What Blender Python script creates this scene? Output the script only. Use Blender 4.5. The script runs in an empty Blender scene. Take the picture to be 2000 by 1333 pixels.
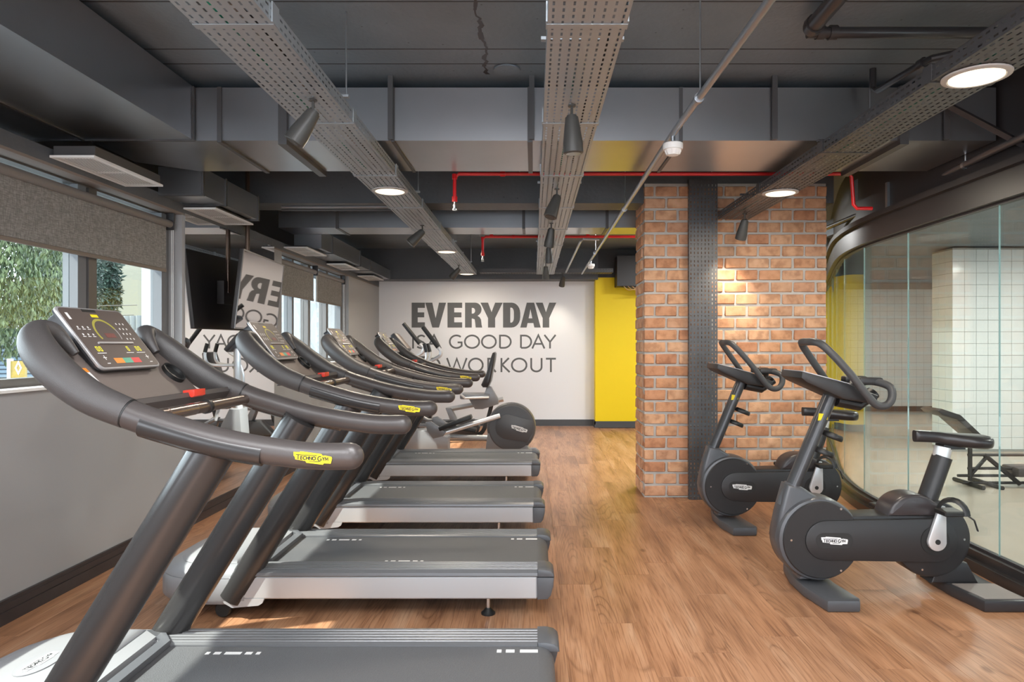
import bpy, bmesh, math, random
from mathutils import Vector, Matrix
R = random.Random(7)
scene = bpy.context.scene
col = scene.collection
PI = math.pi

# ------------------------------------------------------------------ camera, world, sun, exposure
cam_d = bpy.data.cameras.new('camera'); cam = bpy.data.objects.new('camera', cam_d); col.objects.link(cam)
cam.location = (0, 0, 1.37); cam.rotation_euler = (PI/2, 0, 0)
cam_d.sensor_width = 36; cam_d.lens = 24.0; cam_d.shift_x = -0.021; cam_d.shift_y = 0.00325
cam_d.clip_start = 0.05; cam_d.clip_end = 300
scene.camera = cam
vs = scene.view_settings
vs.view_transform = 'Standard'; vs.look = 'None'; vs.gamma = 1.0; vs.use_curve_mapping = False
vs.exposure = 0.48
scene.cycles.max_bounces = 10; scene.cycles.diffuse_bounces = 5; scene.cycles.glossy_bounces = 5
scene.cycles.transparent_max_bounces = 16; scene.cycles.sample_clamp_indirect = 6.0
scene.cycles.use_denoising = True
w = bpy.data.worlds.new('sky'); scene.world = w; w.use_nodes = True
bg = w.node_tree.nodes['Background']; bg.inputs[0].default_value = (0.84, 0.92, 1.0, 1); bg.inputs[1].default_value = 6.5

def lamp(name, kind, loc, power, color=(1, 1, 1), rot=(0, 0, 0), parent=None, **kw):
    d = bpy.data.lights.new(name, kind); d.energy = power; d.color = color
    for k, v in kw.items(): setattr(d, k, v)
    o = bpy.data.objects.new(name, d); col.objects.link(o); o.location = loc; o.rotation_euler = rot
    if parent: o.parent = parent
    return o
def look(d):
    return Vector(d).to_track_quat('-Z', 'Y').to_euler()
lamp('sun', 'SUN', (-8, 0, 9), 10.0, (1.0, 0.95, 0.86), look((1, 0.40, -1.09)), angle=0.012)
# unseen fill lamps added above and behind the photographer; then the next room's lamps
for (lx, ly) in ((-1.1, -0.2), (1.2, -0.2), (-1.1, -2.4), (1.2, -2.4), (0.05, 1.0)):
    lamp('fill_lamp', 'AREA', (lx, ly, 2.75), 54, (0.96, 0.98, 1.0), (0, 0, 0), shape='RECTANGLE', size=0.9, size_y=0.9)
for (lx, ly) in ((1.9, 7.7), (2.3, 9.0)):   # lamps over the passage hidden by the brick pillar
    lamp('passage_lamp', 'AREA', (lx, ly, 2.8), 48, (1.0, 0.99, 0.97), (0, 0, 0), shape='DISK', size=0.4)
for (lx, ly) in ((4.3, 7.2), (6.2, 7.0), (6.6, 11.5), (4.2, 3.5), (6.6, 4.5)):
    lamp('next_room_lamp', 'AREA', (lx, ly, 2.5), 34, (1.0, 0.95, 0.88), (0, 0, 0), shape='DISK', size=0.5)

# ------------------------------------------------------------------ materials
MATS = {}
def mat(name, c, rough=0.5, metal=0.0, spec=0.5, bump=0.0, bscale=60, var=0.0, vscale=4, emit=None, estr=0, coat=0.0):
    if name in MATS: return MATS[name]
    m = bpy.data.materials.new(name); m.use_nodes = True
    nt = m.node_tree; b = nt.nodes['Principled BSDF']
    b.inputs['Base Color'].default_value = (*c, 1); b.inputs['Roughness'].default_value = rough
    b.inputs['Metallic'].default_value = metal; b.inputs['Specular IOR Level'].default_value = spec
    b.inputs['Coat Weight'].default_value = coat
    if emit:
        b.inputs['Emission Color'].default_value = (*emit, 1); b.inputs['Emission Strength'].default_value = estr
    if bump or var:
        tc = nt.nodes.new('ShaderNodeTexCoord')
        if bump:
            n = nt.nodes.new('ShaderNodeTexNoise'); n.inputs['Scale'].default_value = bscale; n.inputs['Detail'].default_value = 4
            nt.links.new(tc.outputs['Object'], n.inputs['Vector'])
            bp = nt.nodes.new('ShaderNodeBump'); bp.inputs['Strength'].default_value = bump; bp.inputs['Distance'].default_value = 0.003
            nt.links.new(n.outputs[0], bp.inputs['Height']); nt.links.new(bp.outputs[0], b.inputs['Normal'])
        if var:
            n = nt.nodes.new('ShaderNodeTexNoise'); n.inputs['Scale'].default_value = vscale; n.inputs['Detail'].default_value = 5
            nt.links.new(tc.outputs['Object'], n.inputs['Vector'])
            mx = nt.nodes.new('ShaderNodeMix'); mx.data_type = 'RGBA'
            mx.inputs[6].default_value = (*[max(0, x*(1-var)) for x in c], 1); mx.inputs[7].default_value = (*[min(1, x*(1+var)) for x in c], 1)
            nt.links.new(n.outputs[0], mx.inputs[0]); nt.links.new(mx.outputs[2], b.inputs['Base Color'])
    MATS[name] = m
    return m

def ramp(nt, stops, src):
    r = nt.nodes.new('ShaderNodeValToRGB'); cr = r.color_ramp
    while len(cr.elements) < len(stops): cr.elements.new(0.5)
    for e, (p, c) in zip(cr.elements, stops): e.position = p; e.color = (*c, 1)
    nt.links.new(src, r.inputs[0]); return r
def mixc(nt, mode, fac, a, b):
    mx = nt.nodes.new('ShaderNodeMix'); mx.data_type = 'RGBA'; mx.blend_type = mode
    for i, v in ((0, fac), (6, a), (7, b)):
        if isinstance(v, (int, float)): mx.inputs[i].default_value = v
        elif isinstance(v, tuple): mx.inputs[i].default_value = (*v, 1)
        else: nt.links.new(v, mx.inputs[i])
    return mx.outputs[2]

def wood_mat():
    m = bpy.data.materials.new('wood_plank'); m.use_nodes = True; nt = m.node_tree; N = nt.nodes; L = nt.links
    b = N['Principled BSDF']
    tc = N.new('ShaderNodeTexCoord'); oi = N.new('ShaderNodeObjectInfo')
    mul = N.new('ShaderNodeMath'); mul.operation = 'MULTIPLY'; mul.inputs[1].default_value = 37.0; L.new(oi.outputs['Random'], mul.inputs[0])
    cmb = N.new('ShaderNodeCombineXYZ'); L.new(mul.outputs[0], cmb.inputs[0]); L.new(mul.outputs[0], cmb.inputs[1])
    add = N.new('ShaderNodeVectorMath'); add.operation = 'ADD'; L.new(tc.outputs['Object'], add.inputs[0]); L.new(cmb.outputs[0], add.inputs[1])
    mp = N.new('ShaderNodeMapping'); mp.inputs['Scale'].default_value = (7, 0.75, 1); L.new(add.outputs[0], mp.inputs['Vector'])
    n1 = N.new('ShaderNodeTexNoise'); n1.inputs['Scale'].default_value = 1.3; n1.inputs['Detail'].default_value = 6; n1.inputs['Distortion'].default_value = 0.5; L.new(mp.outputs[0], n1.inputs['Vector'])
    mpw = N.new('ShaderNodeMapping'); mpw.inputs['Scale'].default_value = (9, 1.3, 1); L.new(add.outputs[0], mpw.inputs['Vector'])
    nw = N.new('ShaderNodeTexNoise'); nw.inputs['Scale'].default_value = 0.45; nw.inputs['Detail'].default_value = 1; L.new(mpw.outputs[0], nw.inputs['Vector'])
    ms = N.new('ShaderNodeMath'); ms.operation = 'MULTIPLY'; ms.inputs[1].default_value = 42; L.new(nw.outputs[0], ms.inputs[0])
    fr = N.new('ShaderNodeMath'); fr.operation = 'PINGPONG'; fr.inputs[1].default_value = 1.0; L.new(ms.outputs[0], fr.inputs[0])
    mk = N.new('ShaderNodeTexNoise'); mk.inputs['Scale'].default_value = 0.9; mk.inputs['Detail'].default_value = 1; L.new(mp.outputs[0], mk.inputs['Vector'])
    mkr = ramp(nt, [(0.50, (0, 0, 0)), (0.62, (1, 1, 1))], mk.outputs[0])
    mp2 = N.new('ShaderNodeMapping'); mp2.inputs['Scale'].default_value = (150, 4, 1); L.new(add.outputs[0], mp2.inputs['Vector'])
    n2 = N.new('ShaderNodeTexNoise'); n2.inputs['Scale'].default_value = 1.0; n2.inputs['Detail'].default_value = 4; L.new(mp2.outputs[0], n2.inputs['Vector'])
    kn = N.new('ShaderNodeTexVoronoi'); kn.inputs['Scale'].default_value = 1.0; mp3 = N.new('ShaderNodeMapping'); mp3.inputs['Scale'].default_value = (3.2, 1.6, 1); L.new(add.outputs[0], mp3.inputs['Vector']); L.new(mp3.outputs[0], kn.inputs['Vector'])
    r1 = ramp(nt, [(0.30, (0.26, 0.125, 0.066)), (0.44, (0.39, 0.195, 0.102)), (0.56, (0.455, 0.238, 0.130)), (0.72, (0.52, 0.31, 0.19))], n1.outputs[0])
    r2 = ramp(nt, [(0.0, (0.52, 0.46, 0.42)), (0.3, (0.92, 0.90, 0.88)), (1.0, (1.0, 1.0, 1.0))], fr.outputs[0])
    r3 = ramp(nt, [(0.36, (0.58, 0.50, 0.45)), (0.53, (1, 1, 1))], n2.outputs[0])
    r4 = ramp(nt, [(0.0, (0.91, 0.89, 0.88)), (0.5, (1.0, 1.0, 1.0)), (1.0, (1.05, 1.02, 1.0))], oi.outputs['Random'])
    r5 = ramp(nt, [(0.035, (0.40, 0.32, 0.28)), (0.075, (1, 1, 1))], kn.outputs['Distance'])
    rg = mixc(nt, 'MIX', mkr.outputs[0], (1.0, 1.0, 1.0), r2.outputs[0])
    c = mixc(nt, 'MULTIPLY', 0.8, r1.outputs[0], rg)
    c = mixc(nt, 'MULTIPLY', 0.8, c, r3.outputs[0]); c = mixc(nt, 'MULTIPLY', 1.0, c, r4.outputs[0]); c = mixc(nt, 'MULTIPLY', 0.8, c, r5.outputs[0])
    L.new(c, b.inputs['Base Color']); b.inputs['Roughness'].default_value = 0.34; b.inputs['Specular IOR Level'].default_value = 0.5
    bp = N.new('ShaderNodeBump'); bp.inputs['Strength'].default_value = 0.12; bp.inputs['Distance'].default_value = 0.002
    L.new(n2.outputs[0], bp.inputs['Height']); L.new(bp.outputs[0], b.inputs['Normal'])
    return m
def brick_mat():
    m = bpy.data.materials.new('fired_brick'); m.use_nodes = True; nt = m.node_tree; N = nt.nodes; L = nt.links
    b = N['Principled BSDF']; tc = N.new('ShaderNodeTexCoord'); oi = N.new('ShaderNodeObjectInfo')
    off = N.new('ShaderNodeVectorMath'); off.operation = 'ADD'; L.new(tc.outputs['Object'], off.inputs[0])
    cmb = N.new('ShaderNodeCombineXYZ'); mu = N.new('ShaderNodeMath'); mu.operation = 'MULTIPLY'; mu.inputs[1].default_value = 50
    L.new(oi.outputs['Random'], mu.inputs[0]); L.new(mu.outputs[0], cmb.inputs[0]); L.new(mu.outputs[0], cmb.inputs[2]); L.new(cmb.outputs[0], off.inputs[1])
    base = ramp(nt, [(0.0, (0.50, 0.235, 0.13)), (0.35, (0.61, 0.32, 0.175)), (0.7, (0.66, 0.39, 0.235)), (1.0, (0.54, 0.29, 0.175))], oi.outputs['Random'])
    n = N.new('ShaderNodeTexNoise'); n.inputs['Scale'].default_value = 14; n.inputs['Detail'].default_value = 6; L.new(off.outputs[0], n.inputs['Vector'])
    r = ramp(nt, [(0.35, (0.68, 0.62, 0.6)), (0.5, (1, 1, 1)), (0.68, (1.15, 1.2, 1.28))], n.outputs[0])
    c = mixc(nt, 'MULTIPLY', 0.75, base.outputs[0], r.outputs[0])
    n2 = N.new('ShaderNodeTexNoise'); n2.inputs['Scale'].default_value = 110; n2.inputs['Detail'].default_value = 4; L.new(off.outputs[0], n2.inputs['Vector'])
    bp = N.new('ShaderNodeBump'); bp.inputs['Strength'].default_value = 0.5; bp.inputs['Distance'].default_value = 0.004
    L.new(n2.outputs[0], bp.inputs['Height']); L.new(bp.outputs[0], b.inputs['Normal'])
    L.new(c, b.inputs['Base Color']); b.inputs['Roughness'].default_value = 0.85; b.inputs['Specular IOR Level'].default_value = 0.25
    return m
def glass_mat(name, tint, ior):
    m = bpy.data.materials.new(name); m.use_nodes = True; nt = m.node_tree; N = nt.nodes; L = nt.links
    N.remove(N['Principled BSDF']); out = N['Material Output']
    t = N.new('ShaderNodeBsdfTransparent'); t.inputs[0].default_value = (*tint, 1)
    g = N.new('ShaderNodeBsdfGlossy'); g.inputs['Roughness'].default_value = 0.0
    f = N.new('ShaderNodeFresnel'); ge = N.new('ShaderNodeNewGeometry')   # same reflectance from both faces of the thin pane
    mi = N.new('ShaderNodeMix'); mi.inputs[2].default_value = ior; mi.inputs[3].default_value = 1/ior
    L.new(ge.outputs['Backfacing'], mi.inputs[0]); L.new(mi.outputs[0], f.inputs[0])
    mx = N.new('ShaderNodeMixShader'); L.new(f.outputs[0], mx.inputs[0]); L.new(t.outputs[0], mx.inputs[1]); L.new(g.outputs[0], mx.inputs[2])
    L.new(mx.outputs[0], out.inputs[0]); return m
def concrete_mat(name, c, lines=False):
    m = bpy.data.materials.new(name); m.use_nodes = True; nt = m.node_tree; N = nt.nodes; L = nt.links
    b = N['Principled BSDF']; tc = N.new('ShaderNodeTexCoord')
    n = N.new('ShaderNodeTexNoise'); n.inputs['Scale'].default_value = 1.6; n.inputs['Detail'].default_value = 8; L.new(tc.outputs['Object'], n.inputs['Vector'])
    r = ramp(nt, [(0.3, tuple(x*0.82 for x in c)), (0.7, tuple(x*1.15 for x in c))], n.outputs[0])
    v = N.new('ShaderNodeTexVoronoi'); v.inputs['Scale'].default_value = 9; L.new(tc.outputs['Object'], v.inputs['Vector'])
    pit = ramp(nt, [(0.03, (0.25, 0.25, 0.25)), (0.06, (1, 1, 1))], v.outputs['Distance'])
    c1 = mixc(nt, 'MULTIPLY', 0.8, r.outputs[0], pit.outputs[0])
    n2 = N.new('ShaderNodeTexNoise'); n2.inputs['Scale'].default_value = 30; n2.inputs['Detail'].default_value = 6; L.new(tc.outputs['Object'], n2.inputs['Vector'])
    bp = N.new('ShaderNodeBump'); bp.inputs['Strength'].default_value = 0.35; bp.inputs['Distance'].default_value = 0.01; L.new(n2.outputs[0], bp.inputs['Height'])
    L.new(c1, b.inputs['Base Color']); L.new(bp.outputs[0], b.inputs['Normal']); b.inputs['Roughness'].default_value = 0.55
    return m
def weave_mat():
    m = bpy.data.materials.new('blind_weave'); m.use_nodes = True; nt = m.node_tree; N = nt.nodes; L = nt.links
    b = N['Principled BSDF']; tc = N.new('ShaderNodeTexCoord')
    cs = []
    for sc in ((1, 30, 260), (1, 260, 30)):
        mp = N.new('ShaderNodeMapping'); mp.inputs['Scale'].default_value = sc; L.new(tc.outputs['Object'], mp.inputs['Vector'])
        n = N.new('ShaderNodeTexNoise'); n.inputs['Scale'].default_value = 1; n.inputs['Detail'].default_value = 2; L.new(mp.outputs[0], n.inputs['Vector'])
        cs.append(ramp(nt, [(0.35, (0.75, 0.75, 0.75)), (0.65, (1.2, 1.2, 1.2))], n.outputs[0]).outputs[0])
    c = mixc(nt, 'MULTIPLY', 1.0, (0.23, 0.22, 0.21), cs[0]); c = mixc(nt, 'MULTIPLY', 1.0, c, cs[1])
    L.new(c, b.inputs['Base Color']); b.inputs['Roughness'].default_value = 0.8
    return m
WOOD = wood_mat(); BRICK = brick_mat()
GLASS = glass_mat('partition_glass', (0.90, 0.955, 0.945), 1.5); WGLASS = glass_mat('window_glass', (0.93, 0.97, 0.97), 1.4)
SLAB = concrete_mat('painted_slab', (0.155, 0.188, 0.220)); BEAM = concrete_mat('painted_beam', (0.085, 0.092, 0.102))
WEAVE = weave_mat()
GREYWALL = mat('grey_wall_paint', (0.34, 0.34, 0.345), 0.75, bump=0.1, bscale=90)
WHITEWALL = mat('white_wall_paint', (0.78, 0.79, 0.82), 0.7, bump=0.06, bscale=90)
YELLOW = mat('yellow_wall_paint', (0.87, 0.64, 0.0), 0.6)
BLACK = mat('black_paint', (0.026, 0.024, 0.026), 0.5)
DKTRIM = mat('dark_trim', (0.035, 0.03, 0.032), 0.4, var=0.3, vscale=12)
GREYTRIM = mat('grey_trim', (0.065, 0.068, 0.075), 0.45)
MORTAR = mat('mortar', (0.50, 0.48, 0.45), 0.95, bump=0.8, bscale=45, var=0.25, vscale=8)
DUCT = mat('painted_duct_metal', (0.40, 0.415, 0.44), 0.30, metal=0.93, var=0.12, vscale=2.5)
DUCTDK = mat('dark_duct_metal', (0.10, 0.10, 0.105), 0.45, metal=0.5)
TRAY = mat('tray_metal', (0.36, 0.40, 0.435), 0.45, metal=0.55)
TRAYDK = mat('dark_tray_metal', (0.085, 0.085, 0.09), 0.45, metal=0.4)
STEEL = mat('galvanised_steel', (0.42, 0.44, 0.47), 0.32, metal=0.9)
CHROME = mat('bright_metal', (0.75, 0.75, 0.76), 0.2, metal=1.0)
ALU = mat('window_aluminium', (0.145, 0.15, 0.16), 0.6, spec=0.2)
ALUDK = mat('dark_aluminium', (0.12, 0.11, 0.105), 0.4, metal=0.4)
RED = mat('red_pipe_paint', (0.62, 0.008, 0.012), 0.35)
WHITEPL = mat('white_plastic', (0.8, 0.8, 0.79), 0.4)
PVC = mat('black_pvc', (0.035, 0.033, 0.035), 0.3)
GRILLE = mat('white_grille', (0.72, 0.72, 0.72), 0.45)
TGREY = mat('charcoal_plastic', (0.056, 0.050, 0.049), 0.42, bump=0.25, bscale=420)
TRAIL = mat('handrail_rubber', (0.058, 0.049, 0.047), 0.36, bump=0.08, bscale=300)
TPOST = mat('upright_paint', (0.045, 0.043, 0.043), 0.25, metal=0.4)
TBELT = mat('belt_rubber', (0.092, 0.092, 0.096), 0.5, bump=0.6, bscale=380, var=0.25, vscale=260)
TSIL = mat('silver_panel', (0.52, 0.53, 0.55), 0.34, metal=0.35)
THOOD = mat('hood_plastic', (0.27, 0.27, 0.28), 0.3)
THOOD2 = mat('hood_grey_band', (0.26, 0.26, 0.27), 0.35)
TSIDE = mat('ridged_rail', (0.17, 0.17, 0.177), 0.35, metal=0.4)
TCAP = mat('end_cap_plastic', (0.085, 0.087, 0.095), 0.4)
FACE = mat('display_face', (0.085, 0.062, 0.055), 0.5)
DASH = mat('dash_plastic', (0.15, 0.118, 0.105), 0.5, bump=0.35, bscale=500)
BEZEL = mat('silver_bezel', (0.50, 0.48, 0.48), 0.3, metal=0.5)
BARMET = mat('bronze_bar', (0.22, 0.17, 0.145), 0.28, metal=0.8)
INKW = mat('white_print', (0.75, 0.73, 0.72), 0.5)
INKY = mat('yellow_led', (0.65, 0.6, 0.02), 0.5, emit=(0.9, 0.8, 0.05), estr=0.25)
INKDY = mat('dull_yellow_print', (0.36, 0.32, 0.05), 0.5)
INKO = mat('orange_print', (0.8, 0.25, 0.03), 0.5); INKG = mat('green_print', (0.10, 0.36, 0.24), 0.5); INKR = mat('red_print', (0.65, 0.05, 0.05), 0.5)
REDPL = mat('red_plastic', (0.75, 0.05, 0.03), 0.4)
LOGOY = mat('logo_yellow', (0.88, 0.68, 0.01), 0.4); LOGOW = mat('logo_white', (0.78, 0.78, 0.78), 0.4); INKB = mat('black_print', (0.015, 0.015, 0.015), 0.5)
BIKE = mat('bike_plastic', (0.021, 0.020, 0.021), 0.42, bump=0.1, bscale=400)
BIKEG = mat('bike_grey_shell', (0.085, 0.087, 0.095), 0.35, metal=0.2)
SADDLE = mat('saddle_vinyl', (0.022, 0.020, 0.021), 0.3)
PEDAL = mat('pedal_black', (0.012, 0.012, 0.012), 0.45)
SILVER = mat('silver_paint', (0.66, 0.66, 0.67), 0.3, metal=0.5)
LETTER = mat('lettering_grey', (0.115, 0.118, 0.122), 0.65)
SPOT = mat('spot_grey', (0.055, 0.055, 0.053), 0.4)
GLOWW = mat('lamp_glow', (1, 0.95, 0.85), 0.4, emit=(1.0, 0.87, 0.64), estr=1.05)
MIRROR = mat('mirror_silver', (0.86, 0.86, 0.86), 0.0, metal=1.0)
SCREEN = mat('dark_mirror_screen', (0.50, 0.47, 0.46), 0.02, metal=1.0)
TILE = mat('white_tile_glaze', (0.82, 0.83, 0.82), 0.14)
GROUT = mat('grey_grout', (0.36, 0.36, 0.34), 0.9)
BEIGE = mat('beige_floor', (0.50, 0.41, 0.33), 0.25, var=0.12, vscale=2)

# ------------------------------------------------------------------ mesh helpers
class MB:
    def __init__(s): s.v = []; s.f = []
    def add(s, vs, fs):
        n = len(s.v); s.v += [tuple(v) for v in vs]; s.f += [tuple(i+n for i in f) for f in fs]; return s
    def box(s, x0, x1, y0, y1, z0, z1):
        return s.add([(x0,y0,z0),(x1,y0,z0),(x1,y1,z0),(x0,y1,z0),(x0,y0,z1),(x1,y0,z1),(x1,y1,z1),(x0,y1,z1)],
                     [(0,3,2,1),(4,5,6,7),(0,1,5,4),(1,2,6,5),(2,3,7,6),(3,0,4,7)])
    def rbox(s, x0, x1, y0, y1, z0, z1, r=0.01, seg=2):
        bm = bmesh.new(); bmesh.ops.create_cube(bm, size=1)
        for v in bm.verts: v.co = Vector(((x0+x1)/2+v.co.x*(x1-x0), (y0+y1)/2+v.co.y*(y1-y0), (z0+z1)/2+v.co.z*(z1-z0)))
        bmesh.ops.bevel(bm, geom=bm.edges[:], offset=r, segments=seg, profile=0.5, affect='EDGES')
        return s.bm(bm)
    def bm(s, bm):
        bm.verts.index_update()
        s.add([v.co[:] for v in bm.verts], [tuple(v.index for v in f.verts) for f in bm.faces]); bm.free(); return s
    def prism(s, pts, a0, a1, axis='y', r=0.0, seg=2):
        """closed outline extruded along an axis; pts are (x,z) for y, (y,z) for x, (x,y) for z"""
        def P(p, a): return {'y': (p[0], a, p[1]), 'x': (a, p[0], p[1]), 'z': (p[0], p[1], a)}[axis]
        bm = bmesh.new(); A = [bm.verts.new(P(p, a0)) for p in pts]; B = [bm.verts.new(P(p, a1)) for p in pts]
        f0 = bm.faces.new(A); f1 = bm.faces.new(B[::-1]); n = len(pts)
        for i in range(n): bm.faces.new((A[i], B[i], B[(i+1) % n], A[(i+1) % n]))
        bmesh.ops.recalc_face_normals(bm, faces=bm.faces[:])
        if r: 
            es = list({e for f in (f0, f1) for e in f.edges})
            bmesh.ops.bevel(bm, geom=es, offset=r, segments=seg, profile=0.5, affect='EDGES')
        return s.bm(bm)
    def tube(s, pts, r, n=12, flat=(1, 1), cap=True, closed=False, round_end=False):
        P = [Vector(p) for p in pts]; m = len(P)
        rs = list(r) if isinstance(r, (list, tuple)) else [r]*m
        if round_end and not closed:
            d = (P[-1]-P[-2]).normalized(); e = P[-1]; rr = rs[-1]
            for k in (0.35, 0.65, 0.87, 0.97): P.append(e+d*rr*k); rs.append(rr*math.sqrt(1-k*k))
            m = len(P)
        T = []
        for i in range(m):
            a = P[i-1] if (i > 0 or closed) else P[i]; b = P[(i+1) % m] if (i < m-1 or closed) else P[i]
            T.append((b-a).normalized())
        up = Vector((0, 0, 1)) if abs(T[0].z) < 0.9 else Vector((0, 1, 0))
        u = (up - T[0]*up.dot(T[0])).normalized(); rings = []
        for i in range(m):
            u = (u - T[i]*u.dot(T[i])); u = u.normalized() if u.length > 1e-6 else T[i].orthogonal().normalized()
            v = T[i].cross(u)
            rings.append([P[i]+(u*math.cos(2*PI*k/n)*flat[0]+v*math.sin(2*PI*k/n)*flat[1])*rs[i] for k in range(n)])
        vs = [q for rg in rings for q in rg]; fs = []
        for i in range(m if closed else m-1):
            j = (i+1) % m
            for k in range(n): fs.append((i*n+k, i*n+(k+1) % n, j*n+(k+1) % n, j*n+k))
        if cap and not closed: fs += [tuple(range(n))[::-1], tuple((m-1)*n+k for k in range(n))]
        return s.add(vs, fs)
    def lathe(s, prof, n=24, axis='z', c=(0, 0, 0), cap=True):
        """prof: (radius, height)"""
        vs = []; fs = []
        for (r, h) in prof:
            for k in range(n):
                a = 2*PI*k/n; p, q = r*math.cos(a), r*math.sin(a)
                vs.append({'z': (c[0]+p, c[1]+q, c[2]+h), 'y': (c[0]+p, c[1]+h, c[2]-q), 'x': (c[0]+h, c[1]+p, c[2]+q)}[axis])
        m = len(prof)
        for i in range(m-1):
            for k in range(n): fs.append((i*n+k, i*n+(k+1) % n, (i+1)*n+(k+1) % n, (i+1)*n+k))
        if cap: fs += [tuple(range(n))[::-1], tuple((m-1)*n+k for k in range(n))]
        return s.add(vs, fs)
    def ribbon(s, pts, w, t=0.0015, closed=False):
        """flat stroke in the xz plane facing -y, thickness t"""
        P = []
        for p in pts:
            q = Vector((p[0], p[1]))
            if not P or (q-P[-1]).length > w*.02: P.append(q)
        m = len(P); Lf = []; Rt = []
        for i in range(m):
            a = P[i-1] if (i > 0 or closed) else None; b = P[(i+1) % m] if (i < m-1 or closed) else None
            d1 = (P[i]-a).normalized() if a is not None else None; d2 = (b-P[i]).normalized() if b is not None else None
            if d1 is None: d1 = d2
            if d2 is None: d2 = d1
            n1 = Vector((-d1.y, d1.x)); n2 = Vector((-d2.y, d2.x)); nn = n1+n2
            nn = nn.normalized() if nn.length > 1e-4 else n1
            k = min(1/max(nn.dot(n1), 0.35), 2.2)
            Lf.append(P[i]+nn*w/2*k); Rt.append(P[i]-nn*w/2*k)
        vs = [(p.x, -t, p.y) for p in Lf]+[(p.x, -t, p.y) for p in Rt]
        fs = []
        for i in range(m if closed else m-1):
            j = (i+1) % m; fs.append((i, i+m, j+m, j))
        vs += [(p.x, 0, p.y) for p in Lf]+[(p.x, 0, p.y) for p in Rt]
        for i in range(m if closed else m-1):
            j = (i+1) % m; fs += [(i, j, j+2*m, i+2*m), (i+m, i+3*m, j+3*m, j+m)]
        return s.add(vs, fs)

def spl(pts, k=6):
    """Catmull-Rom through points of any dimension"""
    out = []; n = len(pts)
    for i in range(n-1):
        p0 = pts[max(i-1, 0)]; p1 = pts[i]; p2 = pts[i+1]; p3 = pts[min(i+2, n-1)]
        for j in range(k):
            t = j/k
            out.append(tuple(0.5*((2*b)+(-a+c)*t+(2*a-5*b+4*c-d)*t*t+(-a+3*b-3*c+d)*t**3) for a, b, c, d in zip(p0, p1, p2, p3)))
    out.append(tuple(pts[-1])); return out

def mesh_of(name, mb, m, smooth=35):
    me = bpy.data.meshes.new(name); me.from_pydata(mb.v, [], mb.f)
    if smooth:
        me.polygons.foreach_set('use_smooth', [True]*len(me.polygons)); me.set_sharp_from_angle(angle=math.radians(smooth))
    for q in (m if isinstance(m, (list, tuple)) else [m]): me.materials.append(q)
    me.update(); return me
def obj(name, mb, m, parent=None, loc=(0, 0, 0), rot=(0, 0, 0), smooth=35, world=False, label=None):
    me = mb if isinstance(mb, bpy.types.Mesh) else mesh_of(name, mb, m, smooth)
    o = bpy.data.objects.new(name, me); col.objects.link(o); o.location = loc; o.rotation_euler = rot
    if parent is not None:
        o.parent = parent
        if world: o.location = Vector(loc)-root_loc(parent)
    if label: o['label'] = label
    return o
def root_loc(o):
    v = Vector((0, 0, 0))
    while o is not None: v += o.location; o = o.parent
    return v
def tag(o, label, cat, group=None):
    o['label'] = label; o['category'] = cat
    if group: o['group'] = group
    return o
def thing(name, label, cat, loc=(0, 0, 0), group=None, rotz=0):
    o = bpy.data.objects.new(name, None); col.objects.link(o); o.location = loc; o.rotation_euler = (0, 0, rotz); o.empty_display_size = 0.1
    return tag(o, label, cat, group)
def struct(name, mb, m, label=None, smooth=35, parent=None):
    o = obj(name, mb, m, parent, smooth=smooth)
    if parent is None:
        o['kind'] = 'structure'
        if label: o['label'] = label; 
    return o
def copy_tree(o, parent=None):
    c = o.copy(); col.objects.link(c)
    if parent is not None: c.parent = parent
    for ch in list(o.children):
        copy_tree(ch, c)
    return c
def dup(o, loc, label, group=None, rotz=None):
    c = copy_tree(o); c.location = loc; c['label'] = label
    if group: c['group'] = group
    if rotz is not None: c.rotation_euler.z = rotz
    return c
def arc(cx, cy, rx, ry, a0, a1, n=14):
    return [(cx+rx*math.cos(math.radians(a0+(a1-a0)*i/n)), cy+ry*math.sin(math.radians(a0+(a1-a0)*i/n))) for i in range(n+1)]
def rrect(x0, x1, y0, y1, r, n=4):
    return arc(x1-r, y1-r, r, r, 0, 90, n)+arc(x0+r, y1-r, r, r, 90, 180, n)+arc(x0+r, y0+r, r, r, 180, 270, n)+arc(x1-r, y0+r, r, r, 270, 360, n)

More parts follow.
